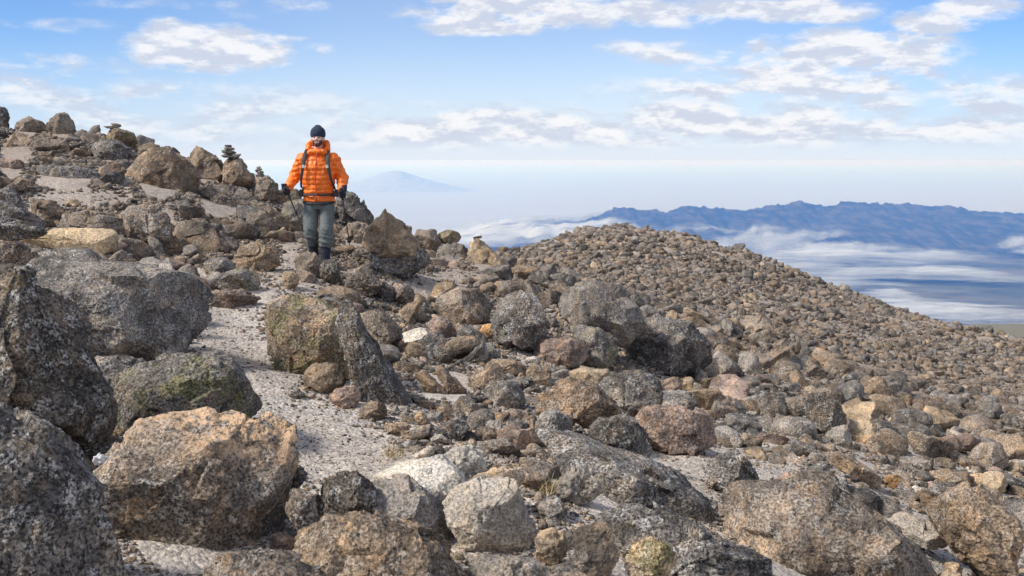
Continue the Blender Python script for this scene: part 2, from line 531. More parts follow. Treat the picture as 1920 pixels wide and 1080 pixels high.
gm, N, bs = principled('gravel and sand')
P = N.n('ShaderNodeNewGeometry').outputs['Position']
g1 = N.noise(P, 0.6, 4.0, 0.6)
g2 = N.noise(P, 5.0, 5.0, 0.65)
g3 = N.noise(P, 60.0, 3.0, 0.7)
vr = N.n('ShaderNodeTexVoronoi'); N.set(vr, 'Vector', P); N.set(vr, 'Scale', 42.0)
vr2 = N.n('ShaderNodeTexVoronoi'); N.set(vr2, 'Vector', P); N.set(vr2, 'Scale', 95.0)
c = N.mix(N.rng(g1, 0.38, 0.62), rgb(0.40, 0.35, 0.29), rgb(0.47, 0.425, 0.365))
c = N.mix(N.rng(g2, 0.45, 0.65, 0, 0.5), c, rgb(0.38, 0.32, 0.26))
ps = N.n('ShaderNodeSeparateXYZ'); N.set(ps, 0, P)
# slightly warmer, browner soil out on the open slope
far_f = N.rng(ps.outputs[1], 8.5, 18.0, 0.0, 0.85)
c = N.mix(far_f, c, rgb(0.31, 0.25, 0.192))
pebv = N.n('ShaderNodeSeparateColor'); N.set(pebv, 0, vr.outputs['Color'])
c = N.mix(1.0, c, N.n('ShaderNodeCombineColor', inp={0: N.rng(pebv.outputs[0], 0, 1, 0.72, 1.25, False), 1: N.rng(pebv.outputs[0], 0, 1, 0.72, 1.24, False), 2: N.rng(pebv.outputs[0], 0, 1, 0.74, 1.25, False)}).outputs[0], 'MULTIPLY')
c = N.mix(1.0, c, N.n('ShaderNodeCombineColor', inp={0: N.rng(g3, .3, .7, 0.7, 1.3), 1: N.rng(g3, .3, .7, 0.7, 1.3), 2: N.rng(g3, .3, .7, 0.72, 1.3)}).outputs[0], 'MULTIPLY')
far_green = N.rng(ps.outputs[1], 66.0, 150.0, 0.0, 0.9)
c = N.mix(far_green, c, rgb(0.15, 0.145, 0.11))
N.set(bs, 'Base Color', c); N.set(bs, 'Roughness', 0.95); N.set(bs, 'Specular IOR Level', 0.2)
hh = N.math('ADD', N.math('MULTIPLY', vr.outputs['Distance'], -0.010), N.math('MULTIPLY', g3, 0.012))
hh = N.math('ADD', hh, N.math('MULTIPLY', g2, 0.05))
b = N.n('ShaderNodeBump'); N.set(b, 'Height', hh); N.set(b, 'Strength', 0.9); N.set(b, 'Distance', 1.0); N.set(bs, 'Normal', b.outputs[0])
ground = link('ground', mesh_from('ground', verts, faces, smooth=True), gm)
tag(ground, kind='structure')

# ------------------------------------------------------------------ plateau far below, ridge, far volcano
fm, N, bs = principled('moorland plateau')
P = N.n('ShaderNodeNewGeometry').outputs['Position']
f1 = N.noise(N.vmath('MULTIPLY', P, (0.0006, 0.0011, 0.001)), 1.0, 7.0, 0.62)
f2 = N.noise(N.vmath('MULTIPLY', P, (0.004, 0.009, 0.004)), 1.0, 5.0, 0.65)
c = N.mix(N.rng(f1, 0.4, 0.62), rgb(0.055, 0.065, 0.04), rgb(0.14, 0.125, 0.09))
c = N.mix(N.rng(f2, 0.45, 0.65, 0.0, 0.6), c, rgb(0.035, 0.04, 0.03))
N.set(bs, 'Base Color', c); N.set(bs, 'Roughness', 1.0); N.set(bs, 'Specular IOR Level', 0.1)
PZ = -900.0
nrr, naa = 120, 240
rr = np.concatenate([[0], np.exp(np.linspace(math.log(300), math.log(170000), nrr))])
th = np.linspace(0, 2 * math.pi, naa, endpoint=False)
Rg, Tg = np.meshgrid(rr[1:], th, indexing='ij')
px = (Rg * np.sin(Tg)).ravel(); py = (Rg * np.cos(Tg)).ravel()
pz = PZ + fbm3(np.stack([px, py, 0 * px], 1) / 1800.0, 4) * 25
pv = np.concatenate([[[0, 0, PZ]], np.stack([px, py, pz], 1)])
idx = (np.arange(nrr * naa) + 1).reshape(nrr, naa)
nx = np.roll(idx, -1, axis=1)
pf = np.stack([idx[:-1].ravel(), nx[:-1].ravel(), nx[1:].ravel(), idx[1:].ravel()], 1)[:, ::-1]
plateau = link('plateau', mesh_from('plateau', pv, pf, smooth=True), fm)
tag(plateau, kind='structure')

RD = 11500.0
SK = [(700, 520), (820, 470), (860, 448), (900, 438), (950, 424), (1000, 417), (1040, 420), (1080, 421), (1120, 408), (1150, 396), (1180, 391), (1210, 394), (1250, 401), (1290, 391), (1330, 392),
      (1370, 398), (1420, 392), (1460, 389), (1500, 385), (1540, 392), (1560, 391), (1575, 384), (1600, 381), (1640, 384), (1690, 382), (1740, 386),
      (1790, 394), (1850, 400), (1920, 405), (2100, 420), (2400, 470), (2700, 520)]
au = np.array([ray(u, 400)[0] for u, v in SK]); ev = np.array([ray(u, v)[1] for u, v in SK])


def range_z(x, y):
    a = x / np.maximum(y, 1)
    top = H + np.interp(a, au, ev, left=-0.12, right=-0.12) * RD
    crag = fbm3(np.stack([x / 520, y / 900, 0 * x], 1), 5, gain=0.66) * 62 + fbm3(np.stack([x / 110, y / 300, 0 * x + 7], 1), 3, gain=0.6, ridged=True) * 34 + fbm3(np.stack([x / 45, y / 120, 0 * x + 4], 1), 2) * 26
    hgt = np.maximum(top - PZ, 0)
    t = (y - (RD - 2600)) / 2600.0                      # 0 foot .. 1 crest
    t2 = (RD + 2500 - y) / 2500.0
    prof = np.where(y < RD, np.clip(t, 0, 1), np.clip(t2, 0, 1))
    flute = fbm3(np.stack([x / 210 + y / 2500, y / 1500, 0 * x + 9], 1), 4, ridged=True)
    pr = prof ** 1.5
    z = PZ - 30 + (hgt + 30) * (pr * (1 + 0.0 * flute)) + flute * 110 * np.sin(np.pi * np.clip(prof, 0, 1)) * (hgt > 60) + crag * pr ** 3
    return z


gx = np.linspace(-3200, 13500, 900); gy = np.linspace(RD - 2700, RD + 2600, 150)
GX, GY = np.meshgrid(gx, gy)
rz = range_z(GX.ravel(), GY.ravel())
idx = np.arange(GX.size).reshape(GX.shape)
rf = np.stack([idx[:-1, :-1].ravel(), idx[:-1, 1:].ravel(), idx[1:, 1:].ravel(), idx[1:, :-1].ravel()], 1)
hm, N, bs = principled('mountain range heath and rock')
P = N.n('ShaderNodeNewGeometry').outputs['Position']
h1 = N.noise(N.vmath('MULTIPLY', P, (0.006, 0.003, 0.02)), 1.0, 6.0, 0.7)
c = N.mix(N.rng(h1, 0.42, 0.62), rgb(0.028, 0.032, 0.026), rgb(0.085, 0.075, 0.062))
N.set(bs, 'Base Color', c); N.set(bs, 'Roughness', 1.0); N.set(bs, 'Specular IOR Level', 0.1)
rng_o = link('mountain_ridge', mesh_from('mountain_ridge', np.stack([GX.ravel(), GY.ravel(), rz], 1), rf, smooth=True), hm)
tag(rng_o, kind='structure')

# distant volcano
VD = 28000.0
vc = at(740, 320, VD)
vr_, vt_ = np.meshgrid(np.linspace(0, 1, 60), np.linspace(0, 2 * math.pi, 120, endpoint=False), indexing='ij')
RR = 2900.0
vx = vc[0] + vr_ * RR * np.cos(vt_); vy = VD + vr_ * RR * np.sin(vt_)
PTS = np.array([(0, 1.0), (.05, .97), (.12, .87), (.22, .70), (.36, .50), (.5, .34), (.7, .14), (1.0, -.02)])
prof = np.interp(vr_, PTS[:, 0], PTS[:, 1])
vz = PZ + prof * (vc[2] - PZ) + (fbm3(np.stack([vx.ravel() / 500, vy.ravel() / 500, 0 * vx.ravel()], 1), 4, ridged=True).reshape(vx.shape) - .4) * 60 * np.clip(vr_ * 6, 0, 1)
idx = np.arange(vx.size).reshape(vx.shape); nx = np.roll(idx, -1, axis=1)
vf = np.stack([idx[:-1].ravel(), nx[:-1].ravel(), nx[1:].ravel(), idx[1:].ravel()], 1)[:, ::-1]
vmt = plain_mat('haze paled slopes', (0.30, 0.31, 0.32), rough=1.0)  # base colour lightened to stand in for more haze on the cone
vol = link('distant_mountain', mesh_from('distant_mountain', np.stack([vx.ravel(), vy.ravel(), vz.ravel()], 1), vf, smooth=True), vmt)
tag(vol, kind='structure')

# ------------------------------------------------------------------ low cloud lying over plateau and ridge foot (three stacked sheets)
LC = [(1470, 478, 210, 11, 1.0), (1690, 482, 130, 9, 1.0), (1560, 470, 150, 10, .8), (1460, 455, 110, 14, .7), (1420, 432, 80, 9, .65), (1540, 447, 60, 7, .6), (1330, 412, 60, 6, .55),
      (1240, 432, 80, 8, .7), (1440, 412, 50, 4, .5), (1565, 425, 35, 4, .4),
      (1520, 512, 170, 9, .85), (1790, 516, 90, 9, 1.0), (1640, 505, 120, 7, .6), (1430, 500, 110, 10, .8), (1760, 592, 190, 13, 1.0), (1900, 604, 110, 12, 1.0), (1640, 560, 70, 9, .9),
      (1905, 466, 40, 10, .9), (1720, 545, 90, 6, .35), (1560, 535, 110, 9, .6), (1040, 440, 150, 12, 1.3), (960, 445, 110, 16, 1.4), (890, 452, 90, 14, 1.4), (1120, 430, 90, 9, 1.0),
      (870, 358, 80, 7, .9), (920, 362, 60, 5, .9)]


def cloud_z(x, y):
    k = np.maximum(1 - sstep(y, RD - 1300, RD - 500), 1 - sstep(x, 900.0, 1900.0))
    return PZ + (np.maximum(range_z(x, y), PZ) - PZ) * k + 45.0


def hit_c(u, v):
    a, e = ray(u, v)
    ys = np.exp(np.linspace(math.log(2500), math.log(40000), 500))
    zc = cloud_z(a * ys, ys)
    k = np.nonzero(H + e * ys < zc)[0]
    return ys[k[0]] if len(k) else 40000.0


ell = []
for (u, v, w, h, s) in LC:
    yc = hit_c(u, v); y_a = hit_c(u, v + h); y_b = hit_c(u, v - h)
    y_b = min(y_b, yc * 1.35)
    ell.append((ray(u, v)[0] * yc, (y_a + y_b) / 2, w / F * yc * 1.3, max((y_b - y_a) / 2, 150.0) * 1.3, s))

for li, (dz, cut) in enumerate(((0, 0.0), (22, 0.14), (44, 0.30))):
    cm, N, bs = principled('low cloud')
    m_out = [n for n in cm.node_tree.nodes if n.type == 'OUTPUT_MATERIAL'][0]
    P = N.n('ShaderNodeNewGeometry').outputs['Position']
    wn = N.vmath('SUBTRACT', N.noise(N.vmath('MULTIPLY', P, (0.0006, 0.0009, 0.0)), 1.0, 6.0, 0.65, out=1), (0.5, 0.5, 0.5))
    Pw = N.vmath('ADD', P, N.vmath('MULTIPLY', wn, (1100.0, 1500.0, 0.0)))
    ps = N.n('ShaderNodeSeparateXYZ'); N.set(ps, 0, Pw)
    tot = None
    for (ex, ey, rx, ry, s) in ell:
        qa = N.math('DIVIDE', N.math('SUBTRACT', ps.outputs[0], ex), rx)
        qb = N.math('DIVIDE', N.math('SUBTRACT', ps.outputs[1], ey), ry)
        g = N.math('MULTIPLY', N.math('SUBTRACT', 1.0, N.math('MULTIPLY', N.math('ADD', N.math('MULTIPLY', qa, qa), N.math('MULTIPLY', qb, qb)), 0.6)), s)
        tot = g if tot is None else N.math('MAXIMUM', tot, g)
    fn = N.noise(N.vmath('MULTIPLY', P, (0.0012, 0.0028, 0.0)), 1.0, 7.0, 0.65)
    d = N.math('SUBTRACT', N.math('MULTIPLY', tot, N.rng(fn, 0.3, 0.65, 0.35, 1.3)), cut)
    al = N.rng(d, 0.16, 0.95, 0.0, 0.62)
    # the unbroken sea of cloud beyond the ridge
    deck = N.rng(N.math('ADD', ps.outputs[1], N.math('MULTIPLY', N.rng(ps.outputs[0], 2200.0, -600.0), 3600.0)), 12400.0 + li * 900, 15500.0 + li * 2500, 0.0, 0.88 - li * 0.28)
    deck = N.math('MULTIPLY', deck, N.rng(fn, 0.25, 0.55, 0.82, 1.0))
    al = N.math('MAXIMUM', al, deck)
    dif = N.n('ShaderNodeBsdfDiffuse'); N.set(dif, 'Color', rgb(0.53, 0.55, 0.57))
    tr = N.n('ShaderNodeBsdfTransparent')
    mx = N.n('ShaderNodeMixShader'); N.set(mx, 0, al); N.set(mx, 1, tr.outputs[0]); N.set(mx, 2, dif.outputs[0])
    N.set(m_out, 'Surface', mx.outputs[0])
    sx = np.linspace(-8000, 9500, 280); sy = np.concatenate([np.linspace(3500, 12300, 200), np.linspace(12600, 34000, 60), np.exp(np.linspace(math.log(36000), math.log(170000), 24))])
    SX, SY = np.meshgrid(sx, sy)
    SXs = SX * np.maximum(SY, 9000) / 9000
    sz = cloud_z(SXs.ravel(), SY.ravel()) + dz + fbm3(np.stack([SXs.ravel() / 700, SY.ravel() / 700, 0 * SY.ravel() + li], 1), 3) * 25
    idx = np.arange(SX.size).reshape(SX.shape)
    sf = np.stack([idx[:-1, :-1].ravel(), idx[:-1, 1:].ravel(), idx[1:, 1:].ravel(), idx[1:, :-1].ravel()], 1)
    co = link('low_cloud', mesh_from('low_cloud', np.stack([SXs.ravel(), SY.ravel(), sz], 1), sf, smooth=True), cm)
    tag(co, 'white low cloud wisps lying over the blue plateau and ridge', 'cloud', 'low cloud layers over the plateau', 'stuff')

# ------------------------------------------------------------------ haze
hb = bpy.data.meshes.new('haze')
X_, Z0, Z1 = 180000.0, PZ - 120.0, 6.5
hv = [(-X_, -X_, Z0), (X_, -X_, Z0), (X_, X_, Z0), (-X_, X_, Z0), (-X_, -X_, Z1), (X_, -X_, Z1), (X_, X_, Z1), (-X_, X_, Z1)]
hb.from_pydata(hv, [], [(0, 3, 2, 1), (4, 5, 6, 7), (0, 1, 5, 4), (1, 2, 6, 5), (2, 3, 7, 6), (3, 0, 4, 7)])
vm = bpy.data.materials.new('haze')
vm.use_nodes = True
N = NT(vm.node_tree)
pvn = N.n('ShaderNodeVolumePrincipled')
N.set(pvn, 'Color', rgb(0.13, 0.37, 1.0)); N.set(pvn, 'Absorption Color', rgb(1, 1, 1)); N.set(pvn, 'Density', 0.000078); N.set(pvn, 'Anisotropy', 0.2)
ov = N.n('ShaderNodeOutputMaterial'); N.set(ov, 'Volume', pvn.outputs[0])
haze = link('haze', hb, vm)
tag(haze, 'thin blue haze over the far plateau', 'haze', None, 'stuff')
# ------------------------------------------------------------------ boulders placed one by one
PAL = {'log': (0.41, 0.32, 0.215), 'dark': (0.10, 0.089, 0.078), 'slate': (0.14, 0.13, 0.122), 'grey': (0.20, 0.185, 0.172), 'brown': (0.225, 0.175, 0.13), 'greybrown': (0.20, 0.168, 0.14),
       'tan': (0.33, 0.26, 0.185), 'pink': (0.26, 0.20, 0.17), 'rust': (0.20, 0.15, 0.11), 'pale': (0.29, 0.265, 0.235), 'white': (0.42, 0.40, 0.365), 'orange': (0.42, 0.26, 0.13)}


for _k in PAL:
    PAL[_k] = (PAL[_k][0] * 1.06, PAL[_k][1] * 1.0, PAL[_k][2] * .91)


def poly_radius(poly):
    """centroid and R(theta) of a star-shaped outline"""
    p = np.array(poly, float)
    x, y = p[:, 0], p[:, 1]; x2, y2 = np.roll(x, -1), np.roll(y, -1)
    cr = x * y2 - x2 * y; A_ = cr.sum() / 2
    c = np.array([((x + x2) * cr).sum(), ((y + y2) * cr).sum()]) / (6 * A_)
    return c


def R_table(pts, n=720, soft=5):
    """pts: outline around the origin (x, z); returns R for n angles"""
    th = np.linspace(-np.pi, np.pi, n, endpoint=False)
    d = np.stack([np.cos(th), np.sin(th)], 1)
    best = np.full(n, 1e-3)
    m = len(pts)
    for i in range(m):
        a = pts[i]; b = pts[(i + 1) % m]; e = b - a
        den = d[:, 0] * e[1] - d[:, 1] * e[0]
        den = np.where(np.abs(den) < 1e-12, 1e-12, den)
        t = (a[0] * e[1] - a[1] * e[0]) / den
        s = (a[0] * d[:, 1] - a[1] * d[:, 0]) / den
        ok = (t > 0) & (s >= -1e-6) & (s <= 1 + 1e-6)
        best = np.where(ok, np.maximum(best, t), best)
    k = np.hanning(2 * soft + 3)[1:-1]; k /= k.sum()
    ext = np.concatenate([best[-soft:], best, best[:soft]])
    return th, np.convolve(ext, k, 'valid')


def rock_points(dirs, R=None, T=1.0, planes=(), seed=0, rough=0.05, fine=1.0, box=0.72, size=1.0):
    """dirs on the unit sphere -> rock surface; x,z lateral, y depth"""
    dx, dy, dz = dirs.T
    th = np.arctan2(dz, dx); m = np.hypot(dx, dz)
    if R is None:
        Rr = np.ones(len(th))
    else:
        tt_, rr_ = R
        Rr = np.interp(th, np.append(tt_, np.pi), np.append(rr_, rr_[0]))
    mm = m ** box
    p = np.stack([Rr * mm * np.cos(th), T * np.sign(dy) * np.abs(dy) ** box, Rr * mm * np.sin(th)], 1)
    for n, f in planes:
        n = np.array(n, float); n /= np.linalg.norm(n)
        s = p @ n
        h = s.max() * f
        ex = np.maximum(s - h, 0)
        p = p - ex[:, None] * n * 0.97
    off = np.array([seed * 3.71 % 97, seed * 1.37 % 89, seed * 7.7 % 83])
    q = p / size
    rad = p / np.maximum(np.linalg.norm(p, axis=1), 1e-6)[:, None]
    n1 = fbm3(q * 1.3 + off, 3)
    n2 = fbm3(q * 4.5 + off + 3, 3, gain=0.6)
    crack = fbm3(q * 2.2 + off + 11, 2, ridged=True)
    crack = np.clip((crack - 0.62) / 0.12, 0, 1)
    disp = (n1 * 0.8 + n2 * 0.15 - crack * 0.45) * rough * size
    ab = p + off
    det = fbm3(ab * 14.0, 3, gain=0.6) * 0.011 + fbm3(ab * 45.0, 2) * 0.006
    chip = chips(q * 1.6 + off, 1.1) * 0.15 + chips(q * 4.0 + off + 9, .9) * 0.028 + chips(ab * 26.0 + off, .8) * 0.006 / size
    disp = disp + chip * size * (rough / 0.05) * .85
    p = p + rad * (disp + det * fine * 0.8)[:, None]
    return p


hero_info = []       # (u, v, radius px, y, phrase)


def boulder(label, phrase, poly, mat='grey', col='grey', base=None, y=None, T=0.8, lvl=5, planes=None, rough=0.05, cat='boulder', name='boulder', seed=None, nplanes=9, box=0.88, fine=1.0, group=None, extra=6):
    seed = seed if seed is not None else len(hero_info) + 11
    rs = np.random.RandomState(seed * 13 + 5)
    P2 = np.array(poly, float)
    c = poly_radius(P2)
    if y is None:
        bu, bv = base if base else (c[0], P2[:, 1].max())
        y = hit(bu, min(bv, 1150))
    # half-size in metres
    hw = (P2[:, 0].max() - P2[:, 0].min()) / 2 / F * y
    hh_ = (P2[:, 1].max() - P2[:, 1].min()) / 2 / F * y
    s = (hw * hh_) ** 0.5
    th_ = T * min(hw, hh_ * 1.6)
    yc = y + th_ * 0.45
    C = at(c[0], c[1], yc)
    pts = np.array([at(u, v, yc) for u, v in P2])
    loc = np.stack([pts[:, 0] - C[0], pts[:, 2] - C[2]], 1)
    R = R_table(loc, soft=2 if lvl >= 5 else 5)
    if planes is None:
        planes = [((rs.uniform(-.4, .4), rs.uniform(-.9, -.3), rs.uniform(.7, 1.2)), rs.uniform(.72, .86)),
                  ((rs.uniform(-.5, .2), -1, rs.uniform(-.2, .25)), rs.uniform(.62, .8))]
        for _ in range(nplanes):
            planes.append(((rs.uniform(-1, 1), -rs.uniform(.3, 1.1), rs.uniform(-.6, .8)), rs.uniform(.66, .88)))
        planes.append(((rs.uniform(-.4, .4), 1, rs.uniform(0, .6)), .75))
    else:
        planes = list(planes) + [((rs.uniform(-1, 1), -rs.uniform(.2, 1.1), rs.uniform(-.6, .9)), rs.uniform(.68, .9)) for _ in range(extra + 4 if extra else 0)]
    dirs, f = ico(lvl)
    # rotate so that the poles are not aligned with the view
    p = rock_points(dirs, R, th_, planes, seed, rough, fine, box, s)
    me = mesh_from(name, p, f, smooth=True)
    o = link(name, me, M[mat], loc=C)
    v_ = rs.uniform(.92, 1.08)
    k = PAL[col]
    o.color = (k[0] * v_, k[1] * v_, k[2] * v_, 1)
    tag(o, label, cat, group)
    hero_info.append((c[0], c[1], (P2[:, 0].max() - P2[:, 0].min()) / 2, (P2[:, 1].max() - P2[:, 1].min()) / 2, y, phrase, C, o))
    return o


def blob(u, v, ru, rv, n=10, seed=0, irr=.14):
    rs = np.random.RandomState(seed)
    t0 = rs.uniform(0, 6)
    return [(u + ru * math.cos(t0 + i * 6.283 / n) * rs.uniform(1 - irr, 1 + irr), v + rv * math.sin(t0 + i * 6.283 / n) * rs.uniform(1 - irr, 1 + irr)) for i in range(n)]


B = boulder
# nearest, left foreground
B('huge dark speckled boulder at the left edge above the one filling the corner', 'huge dark boulder at the left edge',
  [(-160, 560), (-60, 510), (0, 512), (60, 530), (120, 562), (142, 620), (168, 700), (200, 765), (196, 812), (165, 870), (100, 900), (0, 900), (-100, 900), (-170, 760)],
  'dark', 'dark', y=4.4, T=.9, lvl=6, rough=.045, planes=[((.75, -.55, .35), .80), ((.2, -1, .1), .72), ((-.3, -.6, .9), .84), ((.9, -.3, -.2), .88)])
B('massive dark boulder filling the bottom left corner with a pale ridge along its edge', 'massive boulder in the bottom left corner',
  [(-200, 730), (-60, 742), (0, 775), (62, 822), (122, 882), (172, 942), (205, 1002), (222, 1100), (200, 1240), (-100, 1240), (-220, 1000)],
  'dark', 'slate', y=3.05, T=.9, lvl=6, rough=.045, planes=[((.72, -.5, .5), .78), ((.1, -1, .15), .70), ((.9, -.45, 0), .84)])
B('big squarish boulder with an orange stained top in the left foreground', 'orange topped boulder',
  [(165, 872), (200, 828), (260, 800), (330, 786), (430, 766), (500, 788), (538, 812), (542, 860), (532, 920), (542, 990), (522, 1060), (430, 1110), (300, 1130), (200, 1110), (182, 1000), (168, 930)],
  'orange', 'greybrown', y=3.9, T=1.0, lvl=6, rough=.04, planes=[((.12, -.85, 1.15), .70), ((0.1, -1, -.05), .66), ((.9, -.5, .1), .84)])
B('dark lichen covered wedge boulder behind the orange topped one beside the path', 'dark wedge boulder beside the path',
  [(188, 732), (230, 702), (300, 672), (400, 664), (450, 700), (492, 778), (478, 815), (400, 830), (300, 840), (230, 838), (195, 792)],
  'olive', 'slate', y=5.15, T=1.0, lvl=6, planes=[((-.15, -.5, 1.1), .74), ((-.45, -1, -.05), .66), ((.7, -.8, .05), .70)])
B('large flat topped grey boulder overhanging its dark underside left of the path', 'large flat topped boulder left of the path',
  [(40, 500), (60, 484), (120, 476), (230, 496), (330, 518), (378, 552), (392, 590), (370, 616), (345, 640), (330, 664), (240, 678), (150, 676), (110, 620), (50, 550)],
  'grey', 'grey', y=6.7, T=1.1, lvl=6, rough=.05, planes=[((.1, -.62, 1.1), .62), ((-.1, -1, -.25), .66), ((.8, -.6, -.3), .84)])
B('low grey stone wedged under the large flat topped boulder', 'low grey stone under the flat topped boulder', [(155, 690), (165, 672), (230, 668), (275, 680), (265, 712), (200, 725), (165, 715)], 'grey', 'grey', y=6.2, cat='rock', name='rock')
B('big rounded brown lichen boulder standing at the right side of the path', 'big brown boulder beside the path',
  [(474, 630), (478, 592), (500, 570), (550, 560), (610, 566), (650, 590), (668, 650), (672, 710), (640, 716), (560, 702), (490, 670)],
  'olive', 'brown', base=(560, 700), T=1.1, lvl=6, rough=.04, planes=[((0, -.6, 1.1), .80), ((-.35, -1, .1), .70), ((.5, -1, .05), .78)])
B('long dark fin of rock leaning against the right side of the big brown boulder', 'long dark fin of rock',
  [(625, 566), (650, 560), (672, 610), (705, 655), (745, 725), (784, 785), (768, 802), (725, 790), (680, 765), (655, 700), (640, 640)],
  'dark', 'dark', y=6.75, T=1.3, lvl=5, planes=[((-.25, -1, .1), .6), ((.8, -.5, .4), .7), ((-.7, -.6, .3), .75)], extra=2)
B('smooth round tan stone resting at the foot of the big brown boulder', 'round tan stone by the path', blob(608, 710, 41, 31, 12, 3, .05), 'tan', 'brown', T=.9, rough=.025, cat='rock', name='rock', lvl=4)
B('pinkish brown stone just below the round tan stone on the path edge', 'pinkish stone on the path edge', blob(648, 746, 27, 22, 10, 4, .08), 'tan', 'pink', T=.9, cat='rock', name='rock', lvl=4)
B('small rounded brown stone between the pinkish stone and the dark fin', 'small rounded brown stone', blob(700, 771, 27, 19, 10, 5, .08), 'tan', 'brown', T=.9, cat='rock', name='rock', lvl=4)
B('small cream stone at the lower tip of the dark fin', 'small cream stone', blob(790, 785, 13, 14, 8, 6, .1), 'pale', 'tan', T=.9, cat='rock', name='rock', lvl=4)
B('dark grey pointed rock between the orange topped boulder and the pale rocks', 'dark pointed rock in the foreground',
  [(580, 990), (592, 925), (630, 884), (668, 888), (702, 930), (716, 980), (690, 1010), (620, 1010)], 'dark', 'dark', y=4.1, T=.9)
B('small dark stone tucked against the right side of the orange topped boulder', 'small dark stone', blob(556, 895, 20, 22, 8, 8, .1), 'dark', 'slate', y=4.3, cat='rock', name='rock', lvl=4)
B('grey brown rock below the small dark stone, right of the orange topped boulder', 'grey brown rock', [(535, 960), (545, 915), (590, 930), (600, 990), (560, 1010)], 'grey', 'greybrown', y=3.95, cat='rock', name='rock', lvl=4)
B('rounded brown boulder with ochre lichen at the bottom edge, below the dark pointed rock', 'rounded brown boulder at the bottom',
  [(510, 1090), (528, 1020), (560, 992), (610, 976), (690, 976), (765, 998), (835, 1030), (872, 1085), (872, 1170), (520, 1170)], 'brown', 'brown', y=3.45, T=.9, lvl=6, planes=[((0, -.7, 1), .84), ((-.2, -1, .2), .74)])
B('low brown boulder cut by the bottom edge of the photo, left of centre', 'low brown boulder at the bottom edge',
  [(355, 1100), (400, 1050), (480, 1036), (560, 1062), (610, 1095), (610, 1170), (360, 1170)], 'brown', 'greybrown', y=3.2, T=.9, lvl=6, planes=[((0, -.7, 1), .84)])
B('pale grey boulder leaning under the white slab in the foreground', 'pale grey leaning boulder',
  [(680, 930), (700, 905), (760, 902), (820, 935), (848, 985), (872, 1040), (850, 1070), (790, 1040), (730, 1020), (692, 990)], 'pale', 'grey', y=4.15, T=.9, lvl=6, planes=[((0, -.8, 1), .66), ((-.2, -1, .1), .7), ((.6, -1, .2), .8)])
B('flat white slab with a grooved top at the lower end of the path', 'flat white slab',
  [(683, 905), (735, 885), (830, 868), (872, 902), (868, 922), (830, 936), (780, 930), (730, 914)], 'pale', 'white', y=4.55, T=2.2, lvl=5, rough=.03, planes=[((.05, -.35, 1), .35), ((.3, -1, .1), .8)])
B('squarish pale grey boulder with dark pits in the middle foreground', 'squarish pale grey boulder',
  [(820, 950), (845, 925), (910, 900), (968, 905), (988, 945), (1000, 990), (990, 1035), (935, 1052), (885, 1046), (850, 1000)], 'pale', 'pale', y=4.05, T=.9, lvl=6, rough=.03, planes=[((0, -.7, 1), .74), ((-.25, -1, .08), .58), ((.7, -1, .1), .74)])
B('blocky white stone behind the flat white slab', 'blocky white stone', [(825, 862), (850, 845), (882, 836), (903, 856), (912, 888), (875, 900), (845, 892)], 'pale', 'white', y=4.95, T=1.0, lvl=5, cat='rock', name='rock')
B('long tan rock with a rusty end lying on top of the squarish pale boulder', 'long tan rock', [(868, 905), (900, 890), (942, 879), (980, 882), (992, 905), (975, 915), (925, 908), (885, 920)], 'tan', 'tan', y=4.5, T=.9, lvl=5, cat='rock', name='rock')
B('small angular tan stone at the lower right corner of the squarish pale boulder', 'small angular tan stone', [(1000, 1025), (1010, 1002), (1035, 992), (1068, 1020), (1068, 1050), (1030, 1055), (1005, 1050)], 'tan', 'tan', y=3.85, lvl=4, cat='rock', name='rock')
B('upright brown grey stone right of the small angular tan stone', 'upright brown grey stone', [(1068, 1070), (1078, 1000), (1105, 980), (1140, 990), (1152, 1040), (1140, 1095), (1090, 1100)], 'tan', 'greybrown', y=3.75, lvl=5, cat='rock', name='rock')
B('light beige knobbly rock above the upright brown grey stone', 'light beige knobbly rock', [(1035, 905), (1060, 898), (1082, 876), (1112, 884), (1128, 925), (1105, 950), (1075, 935), (1045, 925)], 'pale', 'pale', y=4.8, lvl=5, cat='rock', name='rock', rough=.09)
B('long dark slab running diagonally down to the right in the foreground', 'long dark diagonal slab',
  [(1000, 826), (1060, 832), (1130, 856), (1200, 878), (1290, 918), (1345, 962), (1360, 1010), (1300, 1018), (1215, 975), (1120, 925), (1060, 880)],
  'dark', 'slate', y=5.1, T=1.5, lvl=6, rough=.06, planes=[((-.25, -.5, 1), .5), ((-.4, -1, 0), .6)])
B('second dark diagonal slab cut by the bottom edge below the long one', 'lower dark diagonal slab',
  [(1090, 1010), (1140, 965), (1210, 965), (1300, 1004), (1400, 1034), (1490, 1080), (1500, 1150), (1180, 1150), (1110, 1080)],
  'dark', 'slate', y=4.0, T=1.1, lvl=6, rough=.06, planes=[((-.25, -.5, 1), .55), ((-.4, -1, 0), .6)])
B('largest brown grey boulder in the lower right foreground', 'largest boulder at the lower right',
  [(1345, 975), (1372, 928), (1440, 912), (1560, 908), (1612, 930), (1655, 975), (1710, 1012), (1765, 1062), (1790, 1150), (1640, 1150), (1510, 1098), (1420, 1050), (1350, 1012)],
  'brown', 'greybrown', y=4.75, T=.95, lvl=6, rough=.045, planes=[((.1, -.6, 1.1), .66), ((-.2, -1, .15), .62), ((.7, -.8, .2), .8)])
B('brown boulder with a dark notched right side at the right edge of the foreground', 'brown boulder at the right edge',
  [(1742, 965), (1785, 930), (1850, 905), (1895, 940), (1918, 1000), (1925, 1060), (1890, 1100), (1830, 1072), (1780, 1020)],
  'brown', 'brown', y=5.6, T=.9, lvl=5, planes=[((0, -.7, 1), .74), ((-.2, -1, .1), .62), ((.9, -.7, 0), .7)])
